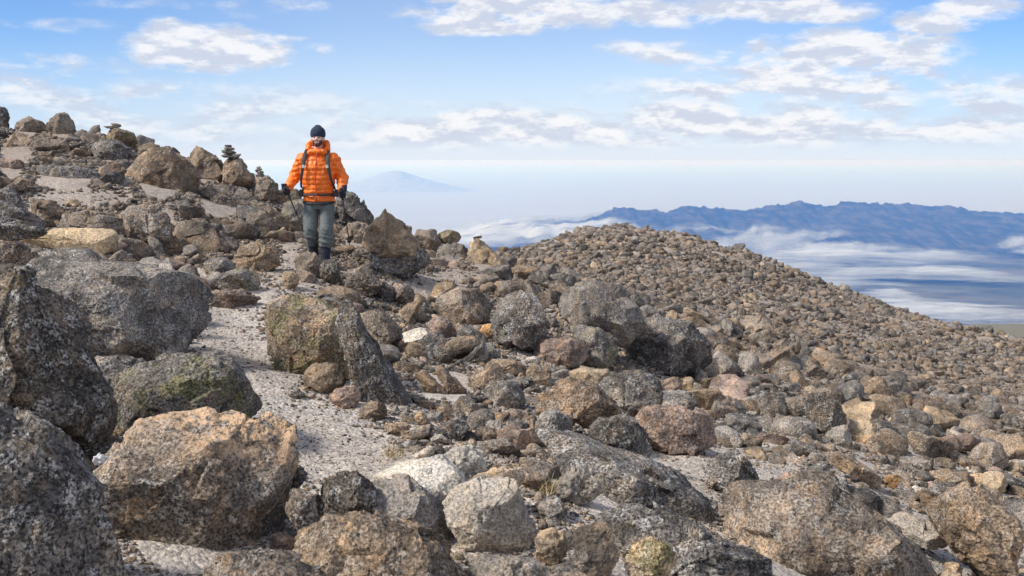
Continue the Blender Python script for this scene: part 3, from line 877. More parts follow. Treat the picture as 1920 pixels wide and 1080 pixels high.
B('dark angular rock with a peaked top sitting on sand above the largest lower right boulder', 'dark peaked rock on the sand',
  [(1318, 885), (1345, 862), (1384, 842), (1408, 875), (1428, 918), (1372, 932), (1335, 912)], 'dark', 'slate', T=1.0, lvl=5, planes=[((-.6, -.7, .7), .6), ((.7, -.8, .2), .6), ((-.1, -1, -.3), .66)], extra=0)
B('dark grey rounded boulder at the upper end of the long dark diagonal slab', 'dark grey rounded boulder', [(1100, 812), (1128, 788), (1175, 780), (1208, 805), (1220, 845), (1195, 868), (1150, 862), (1115, 840)], 'grey', 'slate', y=6.1, T=.95, lvl=5)
B('smooth grey roundish stone left of the dark grey rounded boulder', 'smooth grey roundish stone', [(1002, 795), (1020, 772), (1050, 770), (1076, 788), (1072, 818), (1040, 828), (1008, 818)], 'grey', 'grey', y=6.3, T=.95, lvl=5, cat='rock', name='rock')
B('arched rust brown boulder behind the two grey rounded ones', 'arched rust brown boulder', [(1000, 765), (1028, 730), (1070, 712), (1120, 728), (1160, 765), (1172, 800), (1110, 806), (1060, 790), (1010, 785)], 'brown', 'rust', y=6.7, T=1.0, lvl=5, planes=[((0, -.9, 1), .76), ((.2, -1, .1), .8)])
B('blue grey block right of the arched rust brown boulder', 'blue grey block', [(1120, 722), (1150, 704), (1225, 706), (1245, 740), (1215, 782), (1180, 780), (1150, 752)], 'grey', 'slate', y=7.3, T=.9, lvl=5)
B('reddish brown boulder with an orange left edge beside the dark grey rounded boulder', 'reddish brown boulder', [(1190, 790), (1215, 765), (1280, 765), (1345, 790), (1350, 830), (1300, 850), (1230, 845)], 'brown', 'pink', y=7.0, T=.9, lvl=5)
B('large grey and brown boulder overhanging a dark gap, centre right', 'large overhanging boulder', [(1035, 575), (1060, 545), (1110, 526), (1160, 540), (1190, 572), (1204, 612), (1175, 645), (1130, 655), (1085, 628), (1050, 605)], 'brown', 'grey', base=(1120, 690), T=1.0, lvl=5, planes=[((.2, -.7, 1), .78), ((-.3, -1, 0), .66), ((.8, -.8, -.1), .72), ((.1, -.7, -.8), .76)])
B('greenish wedge shaped block below the large overhanging boulder', 'greenish wedge under the overhang', [(1068, 612), (1110, 610), (1160, 640), (1158, 668), (1130, 700), (1098, 680), (1078, 645)], 'olive', 'grey', base=(1120, 700), T=.8, lvl=5)
B('dark shadowed boulder right of the gap under the large overhanging boulder', 'dark boulder right of the gap', [(1160, 655), (1195, 614), (1235, 590), (1292, 608), (1330, 650), (1348, 690), (1325, 712), (1250, 702), (1195, 694)], 'dark', 'slate', base=(1250, 705), T=.95, lvl=5, planes=[((.1, -.6, 1), .8), ((-.5, -1, -.2), .64), ((.5, -1, 0), .74)])
B('bulky blue grey boulder between the round brown one and the large overhanging one', 'bulky blue grey boulder', [(915, 600), (935, 558), (975, 538), (1012, 560), (1030, 605), (1022, 645), (975, 662), (935, 640)], 'dark', 'slate', T=.95, lvl=5)
B('rounded dome shaped brown boulder in the centre of the slope', 'dome shaped brown boulder', [(810, 585), (822, 556), (862, 540), (905, 546), (926, 575), (918, 602), (870, 612), (830, 604)], 'brown', 'greybrown', T=1.0, lvl=5, rough=.03, planes=[((0, -.8, 1), .86)])
B('small tan boulder just behind the dome shaped brown boulder', 'small tan boulder', [(806, 562), (816, 532), (840, 524), (858, 545), (848, 566)], 'tan', 'tan', T=.9, lvl=4)
B('pointed pyramid shaped tan rock on the skyline right of the hiker', 'pointed tan pyramid rock', [(676, 458), (690, 432), (708, 408), (722, 391), (738, 404), (762, 428), (785, 452), (782, 480), (730, 486), (690, 474)], 'tan', 'tan', base=(735, 520), T=.8, lvl=5, rough=.05, extra=0, box=1.0, planes=[((-.5, -1, .35), .6), ((.5, -1, .3), .66)])
B('dark overhanging rock directly below the pointed tan pyramid rock', 'dark overhanging rock under the pyramid', [(690, 485), (712, 462), (760, 456), (800, 470), (806, 492), (780, 514), (730, 524), (700, 506)], 'dark', 'slate', base=(740, 522), T=1.0, lvl=5, planes=[((0, -1, -.4), .7), ((0, -.5, 1), .8)])
B('rounded brown stone perched on the skyline right of the pyramid rock', 'rounded stone on the skyline', blob(842, 445, 24, 14, 10, 22, .06), 'olive', 'brown', y=19.0, T=1.0, lvl=4, rough=.025)
B('brown angular rock on the skyline touching the left side of the rounded perched stone', 'brown skyline rock', [(768, 455), (782, 430), (815, 432), (832, 455), (815, 475), (775, 475)], 'brown', 'greybrown', y=18.7, T=1.0, lvl=4)
B('blue grey flat rock supporting the rounded perched stone', 'blue grey flat rock', [(812, 470), (830, 455), (868, 460), (888, 482), (860, 496), (825, 492)], 'grey', 'slate', y=18.3, T=1.0, lvl=4)
B('leaning reddish tan rock with a pointed left end above the stony hollow', 'leaning reddish tan rock', [(876, 488), (880, 460), (894, 446), (925, 468), (948, 500), (940, 516), (900, 504)], 'tan', 'tan', y=18.0, T=.9, lvl=5, planes=[((0, -1, .3), .6)], extra=0)
B('dark craggy outcrop top behind the hiker and his trekking pole', 'craggy outcrop behind the hiker', [(622, 400), (638, 366), (655, 360), (674, 368), (684, 392), (700, 414), (694, 432), (650, 432)], 'grey', 'slate', y=17.2, T=1.0, lvl=5, rough=.09)
B('lower brown block of the outcrop right of the trekking pole', 'lower block of the outcrop', [(630, 448), (650, 420), (690, 418), (706, 442), (690, 468), (645, 470)], 'brown', 'greybrown', y=16.3, T=1.0, lvl=5, rough=.08)
B('rounded grey brown boulder below and right of the hiker', 'rounded boulder below the hiker', [(644, 535), (652, 510), (680, 498), (706, 515), (716, 545), (690, 558), (655, 556)], 'grey', 'greybrown', T=1.0, lvl=5)
B('dark teal stone against the right side of the rounded boulder below the hiker', 'dark teal stone', [(704, 545), (722, 530), (740, 540), (742, 564), (715, 568)], 'dark', 'slate', T=1.0, lvl=4, cat='rock', name='rock')
B('rounded dark brown stone on the sand centre, left of the dome shaped boulder', 'rounded dark brown stone', [(728, 560), (742, 532), (762, 530), (778, 550), (776, 572), (745, 576)], 'grey', 'pink', T=1.0, lvl=4, cat='rock', name='rock')
B('tan upright block hiding the feet of the hiker', 'tan upright block at the hikers feet', [(552, 490), (560, 474), (590, 474), (604, 492), (606, 530), (575, 540), (555, 530)], 'tan', 'greybrown', y=11.9, T=.9, lvl=5, rough=.05)
B('slim dark upright rock touching the right side of the tan upright block', 'slim dark upright rock', [(598, 496), (610, 484), (632, 492), (640, 530), (618, 540), (602, 530)], 'dark', 'dark', y=11.8, T=.9, lvl=5)
B('round tan stone on the left of the pair below the hiker', 'left round tan stone', blob(543, 526, 18, 18, 10, 31, .06), 'tan', 'tan', T=1.0, lvl=4, cat='rock', name='rock')
B('round pinkish stone on the right of the pair below the hiker', 'right round pinkish stone', blob(571, 526, 21, 18, 10, 32, .06), 'tan', 'pink', y=11.5, T=1.0, lvl=4, cat='rock', name='rock')
B('rounded brown block left of the sandy path below the hiker', 'rounded brown block left of the path', [(436, 485), (448, 460), (490, 453), (518, 470), (524, 498), (500, 510), (450, 508)], 'brown', 'brown', T=1.0, lvl=5)
B('lichen mottled rock on the left edge of the path below the brown block', 'lichen mottled rock', [(406, 535), (420, 512), (455, 502), (480, 518), (484, 545), (440, 548)], 'olive', 'grey', T=1.0, lvl=5)
B('grey rock left of the lichen mottled rock', 'grey rock left of the mottled one', [(375, 505), (390, 486), (425, 485), (440, 505), (420, 522), (385, 520)], 'grey', 'grey', T=1.0, lvl=4, cat='rock', name='rock')
B('flat grey pink rock lying across the path edge beside the large flat topped boulder', 'flat pink rock on the path edge', [(385, 560), (400, 545), (455, 545), (490, 562), (470, 580), (400, 580)], 'tan', 'pink', T=1.2, lvl=5, cat='rock', name='rock', rough=.08)
# left slope
B('large tan brown boulder with a dark right side standing highest on the left slope', 'large tan brown boulder on the left slope', [(236, 318), (245, 288), (275, 274), (318, 276), (348, 302), (368, 340), (362, 378), (320, 390), (275, 380), (250, 350)], 'brown', 'brown', y=16.2, T=1.0, lvl=5, planes=[((-.3, -1, .35), .66), ((.7, -.8, .1), .72), ((0, -.4, 1), .86)])
B('pointed brown rock on the left skyline between the large tan boulder and the cairn', 'pointed rock on the left skyline', [(346, 312), (352, 284), (362, 272), (385, 284), (418, 306), (430, 338), (390, 348), (355, 342)], 'brown', 'brown', y=18.6, T=1.0, lvl=5)
B('brown rock carrying the tallest stone cairn on the left skyline', 'rock under the tallest cairn', [(408, 320), (416, 300), (434, 296), (452, 300), (468, 322), (482, 346), (450, 360), (415, 352)], 'brown', 'brown', y=18.4, T=1.0, lvl=5)
B('dark boulder with a flat pale top below the tallest cairn', 'dark boulder below the cairn', [(352, 375), (372, 352), (410, 345), (458, 352), (474, 378), (460, 410), (420, 420), (380, 408)], 'dark', 'greybrown', y=16.5, T=1.0, lvl=5, planes=[((0, -.4, 1), .62), ((.5, -1, -.2), .7), ((-.6, -1, -.3), .7)])
B('grey rock under the small right hand cairn on the skyline', 'rock under the small cairn', [(466, 352), (476, 334), (502, 330), (518, 344), (522, 372), (490, 378)], 'grey', 'greybrown', y=18.3, T=1.0, lvl=4)
B('dark round boulder in the middle of the left slope above the pale log like slab', 'dark round boulder on the left slope', [(222, 415), (232, 390), (268, 380), (300, 395), (322, 425), (322, 456), (280, 466), (240, 450)], 'dark', 'greybrown', T=1.0, lvl=5)
B('small grey rock leaning on the right of the dark round boulder on the left slope', 'small grey rock on the left slope', [(286, 402), (304, 384), (326, 396), (330, 424), (308, 430)], 'grey', 'grey', y=14.6, T=1.0, lvl=4, cat='rock', name='rock')
B('dark round rock at the very top left corner of the skyline', 'rock in the top left corner', [(-25, 215), (-8, 198), (8, 200), (16, 222), (12, 245), (-20, 245)], 'dark', 'slate', y=21.0, T=1.0, lvl=4)
B('broad rounded brown rock on the skyline, second from the left edge', 'second skyline rock from the left', [(22, 248), (32, 228), (52, 220), (76, 228), (92, 252), (60, 262)], 'brown', 'greybrown', y=21.0, T=1.0, lvl=4)
B('tall brown thumb shaped rock on the left skyline', 'thumb shaped rock', [(84, 252), (92, 230), (106, 212), (122, 210), (132, 228), (142, 256), (115, 264)], 'brown', 'greybrown', y=21.0, T=1.0, lvl=4)
B('rounded olive rock carrying two thin flat stones on the left skyline', 'olive rock with flat stones on top', [(190, 262), (198, 246), (222, 241), (248, 250), (260, 270), (225, 278)], 'olive', 'brown', y=20.5, T=1.0, lvl=4)
B('large tan orange rock on the far left below the skyline rocks', 'tan orange rock', [(-12, 280), (0, 258), (35, 250), (62, 268), (74, 296), (50, 315), (5, 312)], 'tan', 'brown', y=19.0, T=1.0, lvl=5)
B('dark rounded rock below the olive skyline rock', 'dark rock below the olive one', [(164, 288), (176, 264), (215, 262), (240, 278), (240, 302), (205, 312), (178, 306)], 'dark', 'slate', y=18.8, T=1.0, lvl=4)
B('broad dark grey boulder behind the sandy patch on the left slope', 'broad dark boulder behind the sand', [(52, 340), (66, 316), (110, 308), (165, 316), (192, 338), (186, 364), (120, 362), (70, 354)], 'dark', 'slate', y=15.8, T=1.0, lvl=5)
B('pink rock at the far left above the sandy patch', 'pink rock', [(-12, 318), (4, 296), (34, 300), (52, 322), (40, 342), (5, 340)], 'tan', 'pink', y=16.5, T=1.0, lvl=4)
B('small cream stone at the left end of the broad dark boulder behind the sand', 'small cream stone on the left slope', blob(75, 343, 14, 9, 8, 41, .08), 'pale', 'tan', y=14.9, T=1.0, lvl=4, cat='rock', name='rock')
B('dark grey boulder at the left edge of the sandy patch', 'dark boulder at the left edge of the sand', [(-30, 410), (-20, 360), (12, 346), (36, 382), (72, 412), (80, 446), (20, 460), (-30, 455)], 'dark', 'slate', y=10.6, T=1.0, lvl=5)
B('flat brown slab lying at the front of the sandy patch', 'flat brown slab', [(40, 388), (62, 374), (96, 378), (118, 398), (100, 412), (60, 408)], 'brown', 'brown', T=1.3, lvl=4, cat='rock', name='rock')
B('small oblong tan stone alone on the sandy patch', 'small oblong stone on the sand', blob(136, 381, 13, 8, 8, 44, .06), 'tan', 'tan', T=1.0, lvl=4, cat='rock', name='rock')
B('rounded dark boulder under the left end of the pale log like slab', 'dark boulder under the log like slab', [(-30, 490), (-20, 452), (30, 446), (50, 470), (48, 505), (15, 520), (-25, 515)], 'dark', 'greybrown', y=8.6, T=1.0, lvl=5)
lg = B('tan slab shaped like a log, cut square at its right end, near the left edge', 'log shaped tan slab',
  [(0, 436), (60, 438), (100, 431), (160, 428), (205, 430), (216, 440), (213, 466), (200, 475), (150, 472), (90, 462), (30, 452)], 'log', 'log', y=8.0, T=.9, lvl=5, rough=.02, cat='rock', name='rock',
  planes=[((0, -.7, 1), .7), ((0, -1, -.2), .75)], box=.6)
B('thin dark slab lying over the left end of the log shaped tan slab', 'thin dark slab', [(-60, 412), (0, 409), (40, 414), (80, 432), (95, 442), (60, 448), (0, 450), (-60, 452)], 'dark', 'slate', y=7.75, T=.9, lvl=5, cat='rock', name='rock')
B('grey boulder with a dark slot above the log shaped slab, right of the sand', 'grey boulder above the log slab', [(95, 425), (110, 402), (170, 398), (228, 410), (232, 440), (160, 440)], 'brown', 'greybrown', y=11.4, T=1.0, lvl=5)
B('greenish boulder behind the hikers left side', 'greenish boulder behind the hiker', [(526, 410), (534, 384), (560, 372), (580, 390), (584, 430), (560, 440), (535, 432)], 'olive', 'grey', y=16.0, T=1.0, lvl=4)
# centre
B('flat white triangular stone lying on the rubble in the centre', 'white triangular stone', [(748, 628), (785, 616), (798, 618), (814, 636), (790, 650), (768, 642)], 'pale', 'white', T=1.6, lvl=4, cat='rock', name='rock', rough=.02, planes=[((-.1, -.5, 1), .45)])
B('dark reddish boulder with pale flecks left of the white triangular stone', 'dark reddish boulder', [(658, 615), (668, 590), (705, 582), (742, 602), (752, 634), (715, 655), (675, 642)], 'brown', 'greybrown', T=1.0, lvl=5)
B('dark rock directly behind the white triangular stone', 'dark rock behind the white stone', [(798, 608), (815, 595), (840, 598), (856, 620), (838, 636), (808, 628)], 'grey', 'pink', T=1.0, lvl=4, cat='rock', name='rock')
B('long brown plank shaped stone slanting down to the right, centre', 'plank shaped stone', [(812, 690), (828, 690), (862, 722), (892, 752), (884, 760), (850, 742), (820, 712)], 'brown', 'rust', y=7.9, T=1.0, lvl=4, cat='rock', name='rock')
B('second slanting plank shaped stone left of the rusty one', 'second plank shaped stone', [(775, 700), (795, 697), (830, 730), (852, 752), (836, 756), (800, 732)], 'tan', 'brown', y=7.8, T=1.0, lvl=4, cat='rock', name='rock')
B('pinkish brown flat rock with a cracked front below the bulky blue grey boulder', 'pinkish flat rock', [(998, 660), (1020, 636), (1070, 634), (1105, 655), (1095, 682), (1040, 688), (1005, 680)], 'tan', 'pink', T=1.1, lvl=5)
B('small orange rock below the gap between the dome shaped and the blue grey boulder', 'small orange rock', [(893, 628), (908, 610), (932, 608), (944, 622), (932, 640), (903, 640)], 'tan', 'orange', T=1.0, lvl=4, cat='rock', name='rock')
B('long flat brown rock in the centre, left of the white flakes', 'long flat brown rock', [(905, 690), (920, 676), (965, 678), (995, 692), (980, 706), (930, 704)], 'tan', 'brown', T=1.3, lvl=4, cat='rock', name='rock')
B('small white flake of stone in the centre of the rubble, the upper of two', 'upper white flake', blob(998, 675, 15, 7, 7, 51, .15), 'pale', 'white', T=1.3, lvl=4, cat='rock', name='rock')
B('small white flake of stone in the centre of the rubble, the lower of two', 'lower white flake', blob(1018, 693, 17, 7, 7, 52, .15), 'pale', 'white', T=1.3, lvl=4, cat='rock', name='rock')
B('flat cream slab with a shadowed front between the pinkish rock and the arched boulder', 'flat cream slab', [(1060, 700), (1090, 690), (1140, 694), (1150, 712), (1115, 726), (1075, 718)], 'pale', 'tan', T=1.2, lvl=4, cat='rock', name='rock')
B('dark upright fin of rock on the right slope with a hollow under it', 'dark fin on the right slope', [(1508, 775), (1522, 745), (1545, 736), (1568, 748), (1590, 792), (1578, 820), (1540, 816), (1512, 796)], 'dark', 'dark', T=1.0, lvl=5, planes=[((-.6, -1, .3), .6), ((.7, -.9, 0), .6)], extra=0)
B('brown grey boulder on the mid slope left of the dark fin', 'boulder left of the dark fin', [(1455, 770), (1470, 748), (1505, 745), (1520, 770), (1500, 790), (1465, 788)], 'grey', 'greybrown', T=1.0, lvl=4)
B('largest brown boulder standing out on the open right hand slope', 'boulder on the open slope', [(1385, 618), (1400, 594), (1435, 592), (1452, 610), (1440, 630), (1400, 632)], 'brown', 'greybrown', T=1.0, lvl=4)
B('orange stone lying on the slope right of the dark fin of rock', 'orange stone on the slope', blob(1675, 905, 17, 14, 8, 61, .1), 'tan', 'orange', T=1.0, lvl=4, cat='rock', name='rock')
B('long flat rusty slab on the slope above the largest lower right boulder', 'rusty slab on the slope', [(1550, 858), (1575, 852), (1620, 872), (1660, 900), (1650, 908), (1600, 892), (1560, 874)], 'brown', 'brown', T=1.3, lvl=4, cat='rock', name='rock')
B('pale sandy slab beside the brown boulder at the right edge', 'pale sandy slab', [(1660, 985), (1700, 968), (1760, 980), (1790, 1010), (1740, 1025), (1690, 1010)], 'pale', 'pale', y=5.9, T=1.3, lvl=5, cat='rock', name='rock', rough=.03, planes=[((0, -.5, 1), .5)])
B('tan green stone at the bottom right of centre, above the lower dark slab', 'tan green stone', [(1170, 1060), (1185, 1022), (1225, 1012), (1262, 1030), (1275, 1070), (1240, 1100), (1185, 1095)], 'olive', 'tan', y=3.75, T=.9, lvl=5, cat='rock', name='rock')
B('weathered grey block between the orange topped boulder and the slim stones, bottom centre', 'weathered grey block', [(870, 1062), (900, 1048), (980, 1052), (1030, 1070), (1030, 1130), (880, 1130)], 'pale', 'pale', y=3.6, T=1.0, lvl=5, cat='rock', name='rock')

# ------------------------------------------------------------------ smaller rocks
VAR = []
_rv = np.random.RandomState(99)
VSHAPE = []
for i in range(18):
    lv = 4
    kind = ('angular', 'flat', 'angular', 'rounded', 'angular', 'flat')[i % 6]
    sc = np.array([_rv.uniform(.85, 1.25), _rv.uniform(.55, .95), _rv.uniform(.42, .8)])
    if kind == 'flat': sc[2] = _rv.uniform(.26, .38)
    n_pl = {'angular': 9, 'rounded': 7, 'flat': 7}[kind]
    pl = []
    for _ in range(n_pl):
        d = _rv.normal(size=3)
        pl.append((d, _rv.uniform(.55, .86) if kind != 'rounded' else _rv.uniform(.8, .93)))
    VSHAPE.append((kind, sc, pl, i))


def variant(i, lvl):
    kind, sc, pl, sd = VSHAPE[i]
    dirs, f = ico(lvl)
    k6 = 2.4 if kind == 'rounded' else 7.0
    p = dirs / ((np.abs(dirs) ** k6).sum(1) ** (1 / k6))[:, None] * sc * (1.0 if kind == 'rounded' else .86)
    for n, fr in pl:
        n = n / np.linalg.norm(n)
        s = p @ n; h = s.max() * fr
        p = p - np.maximum(s - h, 0)[:, None] * n
    off = sd * 5.3
    rad = p / np.linalg.norm(p, axis=1)[:, None]
    r_ = .05 if kind != 'rounded' else .03
    p = p + rad * (fbm3(p * 1.6 + off, 3) * 1.3 * r_ + (fbm3(p * 5 + off, 3) * .4 * r_ if lvl >= 3 else 0))[:, None]
    if lvl >= 2:
        p = p + rad * (chips(p * 1.4 + off, 1.0) * (.13 if kind != 'rounded' else .05))[:, None]
    if lvl >= 4:
        p = p + rad * (fbm3(p * 15 + off, 2) * .018 + chips(p * 4.5 + off, .9) * .022)[:, None]
    return p, f


# sandy places with few stones: (u, v, ru, rv, strength)
SAND = [(150, 372, 110, 18, .85), (430, 590, 60, 40, 1.0), (400, 615, 50, 30, 1.0), (460, 680, 60, 50, 1.0), (500, 560, 40, 25, .9), (530, 515, 30, 22, .9), (670, 870, 110, 40, .9), (420, 640, 60, 50, 1.0), (500, 740, 50, 60, 1.0), (600, 800, 80, 50, 1.0), (650, 850, 90, 45, 1.0), (540, 700, 40, 40, 1.0), (470, 560, 60, 30, .8),
        (545, 470, 18, 50, 1.0), (360, 515, 60, 12, .8), (790, 540, 60, 26, .9), (850, 520, 60, 14, .8), (1270, 885, 80, 30, .95), (1240, 860, 50, 16, .8), (1450, 890, 60, 20, .8), (1360, 850, 50, 14, .7),
        (1700, 1000, 70, 30, .9), (1790, 1050, 50, 30, .9), (1640, 930, 40, 16, .6), (610, 860, 60, 40, 1.0), (560, 540, 60, 30, .7), (740, 860, 60, 20, .5)]


def sandiness(u, v):
    s = np.zeros(len(u))
    for (a, b, ru, rv, k) in SAND:
        s = np.maximum(s, k * np.exp(-(((u - a) / ru) ** 2 + ((v - b) / rv) ** 2) ** 1.5))
    return s


rs = np.random.RandomState(2024)
YT = np.exp(np.linspace(math.log(2.8), math.log(74.0), 700))
# candidates: uniform in (bearing, ln distance), weighted to stay even on the picture
N_C = 330000
ca = rs.uniform(-.74, .72, N_C); cb = rs.uniform(math.log(2.9), math.log(72), N_C)
n_l = 60000
ca[:n_l] = rs.uniform(-.62, -.02, n_l); cb[:n_l] = rs.uniform(math.log(9.5), math.log(23.5), n_l)
ca[n_l:2 * n_l] = rs.uniform(-.04, .6, n_l); cb[n_l:2 * n_l] = rs.uniform(math.log(11), math.log(68), n_l)
cy_ = np.exp(cb); cx_ = ca * cy_
cz_ = height(cx_, cy_)
cu, cv = project(cx_, cy_, cz_)
# picture area one candidate stands for ~ foreshortening of the ground there
z2 = height(cx_ * 1.02, cy_ * 1.02)
_, v2 = project(cx_ * 1.02, cy_ * 1.02, z2)
fore = np.clip((cv - v2) / (0.02 * F), 0.0, 1.0)
keepw = np.clip(fore * 7.5 + 0.06, 0, 1)
hill = (cy_ > 15) & (cu > 850)
sd = sandiness(cu, cv)
px = 3.1 * (1 - rs.uniform(0, 1, N_C)) ** (-1 / 1.5)          # projected radius in photo pixels, power law
hz_ = sstep(cy_, 9.5, 24) * (cu > 850)
mx = np.where(cu > 850, 42 - 30.5 * hz_, 38 - 16 * sstep(cy_, 12, 19))
px = np.where(px > mx, rs.uniform(3.4, 6, N_C), px)
path_small = rs.uniform(0, 1, N_C) < (1 - sd) ** 2.5
patch = fbm3(np.stack([(cx_ - .35 * cy_) * .22, (.35 * cx_ + cy_) * 1.15, 0 * cx_], 1), 3)
open_slope = (cy_ > 9) & (cu > 1150) & (patch > 0.13) & (px < 14) & (rs.uniform(0, 1, N_C) < .6)
ok = (rs.uniform(0, 1, N_C) < keepw) & path_small & (cu > -160) & (cu < 2080) & (cv < 1180) & ~open_slope
ok &= ~((sd > .3) & (px > 6))
kidx = np.nonzero(ok)[0]
order = kidx[np.argsort(-px[kidx])]
# hero boulders keep other big stones out of their middle
acc = []
grid = {}
hc = [(h[0], h[1], h[2], h[3], h[4]) for h in hero_info]
HU = np.array(hc)
n_target = 84000
for i in order:
    r = px[i]
    u_, v_, y_ = cu[i], cv[i], cy_[i]
    d = ((u_ - HU[:, 0]) / (HU[:, 2] * .9 + r * .6)) ** 2 + ((v_ - HU[:, 1]) / (HU[:, 3] * .95 + r * .6)) ** 2
    inside = (d < 1) & (y_ < HU[:, 4] * 1.25 + .3)
    if r > 8 and inside.any(): continue
    if r <= 8 and ((d < .55) & (np.abs(y_ - HU[:, 4]) < HU[:, 4] * .2)).any(): continue
    # the hiker stays in the clear
    if 520 < u_ < 690 and 395 < v_ < 520 and r > 7 and y_ < 13.5: continue
    gs = 24
    gk = (int(u_ // gs), int(v_ // gs))
    bad = False
    if r > 5:
        rr_ = int(math.ceil(60 / gs))
        for a_ in range(-rr_, rr_ + 1):
            for b_ in range(-rr_, rr_ + 1):
                for (u2, v2_, r2_, y2) in grid.get((gk[0] + a_, gk[1] + b_), ()):
                    lim = (r + r2_) * .42
                    if (u_ - u2) ** 2 + ((v_ - v2_) * 1.15) ** 2 < lim * lim:
                        bad = True; break
                if bad: break
            if bad: break
    if bad: continue
    if r > 5: grid.setdefault(gk, []).append((u_, v_, r, y_))
    acc.append(i)
    if len(acc) >= n_target: break
acc = np.array(acc)
cols_n = ['grey', 'greybrown', 'brown', 'slate', 'dark', 'tan', 'pink', 'pale', 'rust', 'white']
pr_near = np.array([.22, .24, .17, .13, .07, .06, .05, .03, .02, .01])
pr_far = np.array([.20, .34, .24, .10, .04, .04, .03, .01, .00, .00])
cname = {'grey': 'grey', 'greybrown': 'grey brown', 'brown': 'brown', 'slate': 'blue grey', 'dark': 'dark', 'tan': 'tan', 'pink': 'pinkish', 'pale': 'pale', 'rust': 'rusty', 'white': 'whitish'}
matof = {'grey': 'grey', 'greybrown': 'brown', 'brown': 'brown', 'slate': 'grey', 'dark': 'dark', 'tan': 'tan', 'pink': 'tan', 'pale': 'pale', 'rust': 'brown', 'white': 'pale'}
rot = rs.uniform(0, 2 * math.pi, N_C); tilt = rs.normal(0, .36, (N_C, 2)); vsel = rs.randint(0, 18, N_C)
ccol = []
uu = rs.uniform(0, 1, N_C)
for k in range(N_C):
    pass
cdf_n = np.cumsum(pr_near / pr_near.sum()); cdf_f = np.cumsum(pr_far / pr_far.sum())
csel = np.where(cy_ < 13, np.searchsorted(cdf_n, uu), np.searchsorted(cdf_f, uu))
cvar = np.where(cy_ > 13, rs.uniform(.66, 1.02, N_C), rs.uniform(.78, 1.15, N_C))


def rotmat(rz, tx, ty):
    return np.array(Matrix.Rotation(tx, 3, 'X') @ Matrix.Rotation(ty, 3, 'Y') @ Matrix.Rotation(rz, 3, 'Z'))


# grit and pebbles on the path and sandy patches
n_g = 9000
keep_g = []
ga = rs.uniform(-.45, .6, n_g * 8); gb = rs.uniform(math.log(3.6), math.log(16), n_g * 8)
gyy = np.exp(gb); gxx = ga * gyy; gzz = height(gxx, gyy); gu, gv = project(gxx, gyy, gzz)
gs_ = sandiness(gu, gv)
gi = np.nonzero((gs_ > .3) & (rs.uniform(0, 1, n_g * 8) < .9))[0][:n_g]
grit = (gxx[gi], gyy[gi], gzz[gi], rs.uniform(.7, 1.0, len(gi)) * 1.15 * (1 - rs.uniform(0, 1, len(gi))) ** (-1 / 2.2))

# the largest become things of their own
N_THINGS = 205
inside_frame = (cu > 8) & (cu < 1912) & (cv < 1070) & (cv > 190)
# not hidden by a boulder in front
vis = np.ones(N_C, bool)
for (hu, hv, hw_, hh2, hy) in hc:
    vis &= ~((((cu - hu) / (hw_ * .95)) ** 2 + ((cv - px * .5 - hv) / (hh2 * .95)) ** 2 < 1) & (cy_ > hy))
big = [i for i in acc if inside_frame[i] and vis[i]][:N_THINGS]
bigset = set(int(i) for i in big)
vmesh = {}
labels_used = set(h[7]['label'] for h in hero_info)


def direction(du, dv):
    a = math.degrees(math.atan2(-dv, du)) % 360
    return ['right of', 'up and right of', 'above', 'up and left of', 'left of', 'down and left of', 'below', 'down and right of'][int(((a + 22.5) % 360) // 45)]


def make_label(i):
    kind = VSHAPE[vsel[i]][0]
    u_, v_ = cu[i], cv[i] - px[i] * .4
    size = 'large' if px[i] > 24 else ('medium' if px[i] > 17 else 'small')
    head = '%s %s %s stone' % (size, cname[cols_n[csel[i]]], kind)
    dist = np.array([math.hypot((u_ - h[0]) / 1.0, (v_ - h[1])) - (h[2] + h[3]) * .5 for h in hero_info])
    o_ = np.argsort(dist)
    for j in o_[:4]:
        h = hero_info[j]
        near = 'just' if dist[j] < 25 else ('a little' if dist[j] < 70 else 'well')
        yield '%s %s %s the %s' % (head, near, direction(u_ - h[0], v_ - h[1]), h[5])
    for j in o_[:3]:
        for k in o_[:5]:
            if k != j:
                yield '%s between the %s and the %s' % (head, hero_info[j][5], hero_info[k][5])


for i in big:
    kind, sc, pl, sd_ = VSHAPE[vsel[i]]
    if vsel[i] not in vmesh:
        p, f = variant(vsel[i], 4)
        vmesh[vsel[i]] = {}
    mk = matof[cols_n[csel[i]]]
    if mk not in vmesh[vsel[i]]:
        p, f = variant(vsel[i], 4)
        me = mesh_from('rock', p, f, smooth=True)
        me.materials.append(M[mk])
        vmesh[vsel[i]][mk] = me
    o = bpy.data.objects.new('rock', vmesh[vsel[i]][mk])
    COL.objects.link(o)
    r = px[i] / F * cy_[i] * 1.15
    o.scale = (r, r, r)
    R3 = Matrix.Rotation(tilt[i, 0], 3, 'X') @ Matrix.Rotation(tilt[i, 1], 3, 'Y') @ Matrix.Rotation(rot[i], 3, 'Z')
    o.rotation_euler = R3.to_euler()
    o.location = (cx_[i], cy_[i], cz_[i] + r * sc[2] * .38)
    k = np.array(PAL[cols_n[csel[i]]]) * cvar[i]
    o.color = (k[0], k[1], k[2], 1)
    lab = None
    for cand in make_label(i):
        if cand not in labels_used and len(cand.split()) <= 16:
            lab = cand; break
    if lab is None:
        lab = ' '.join(cand.split()[:16])
    labels_used.add(lab)
    tag(o, lab, 'rock', 'loose rocks scattered over the slope')

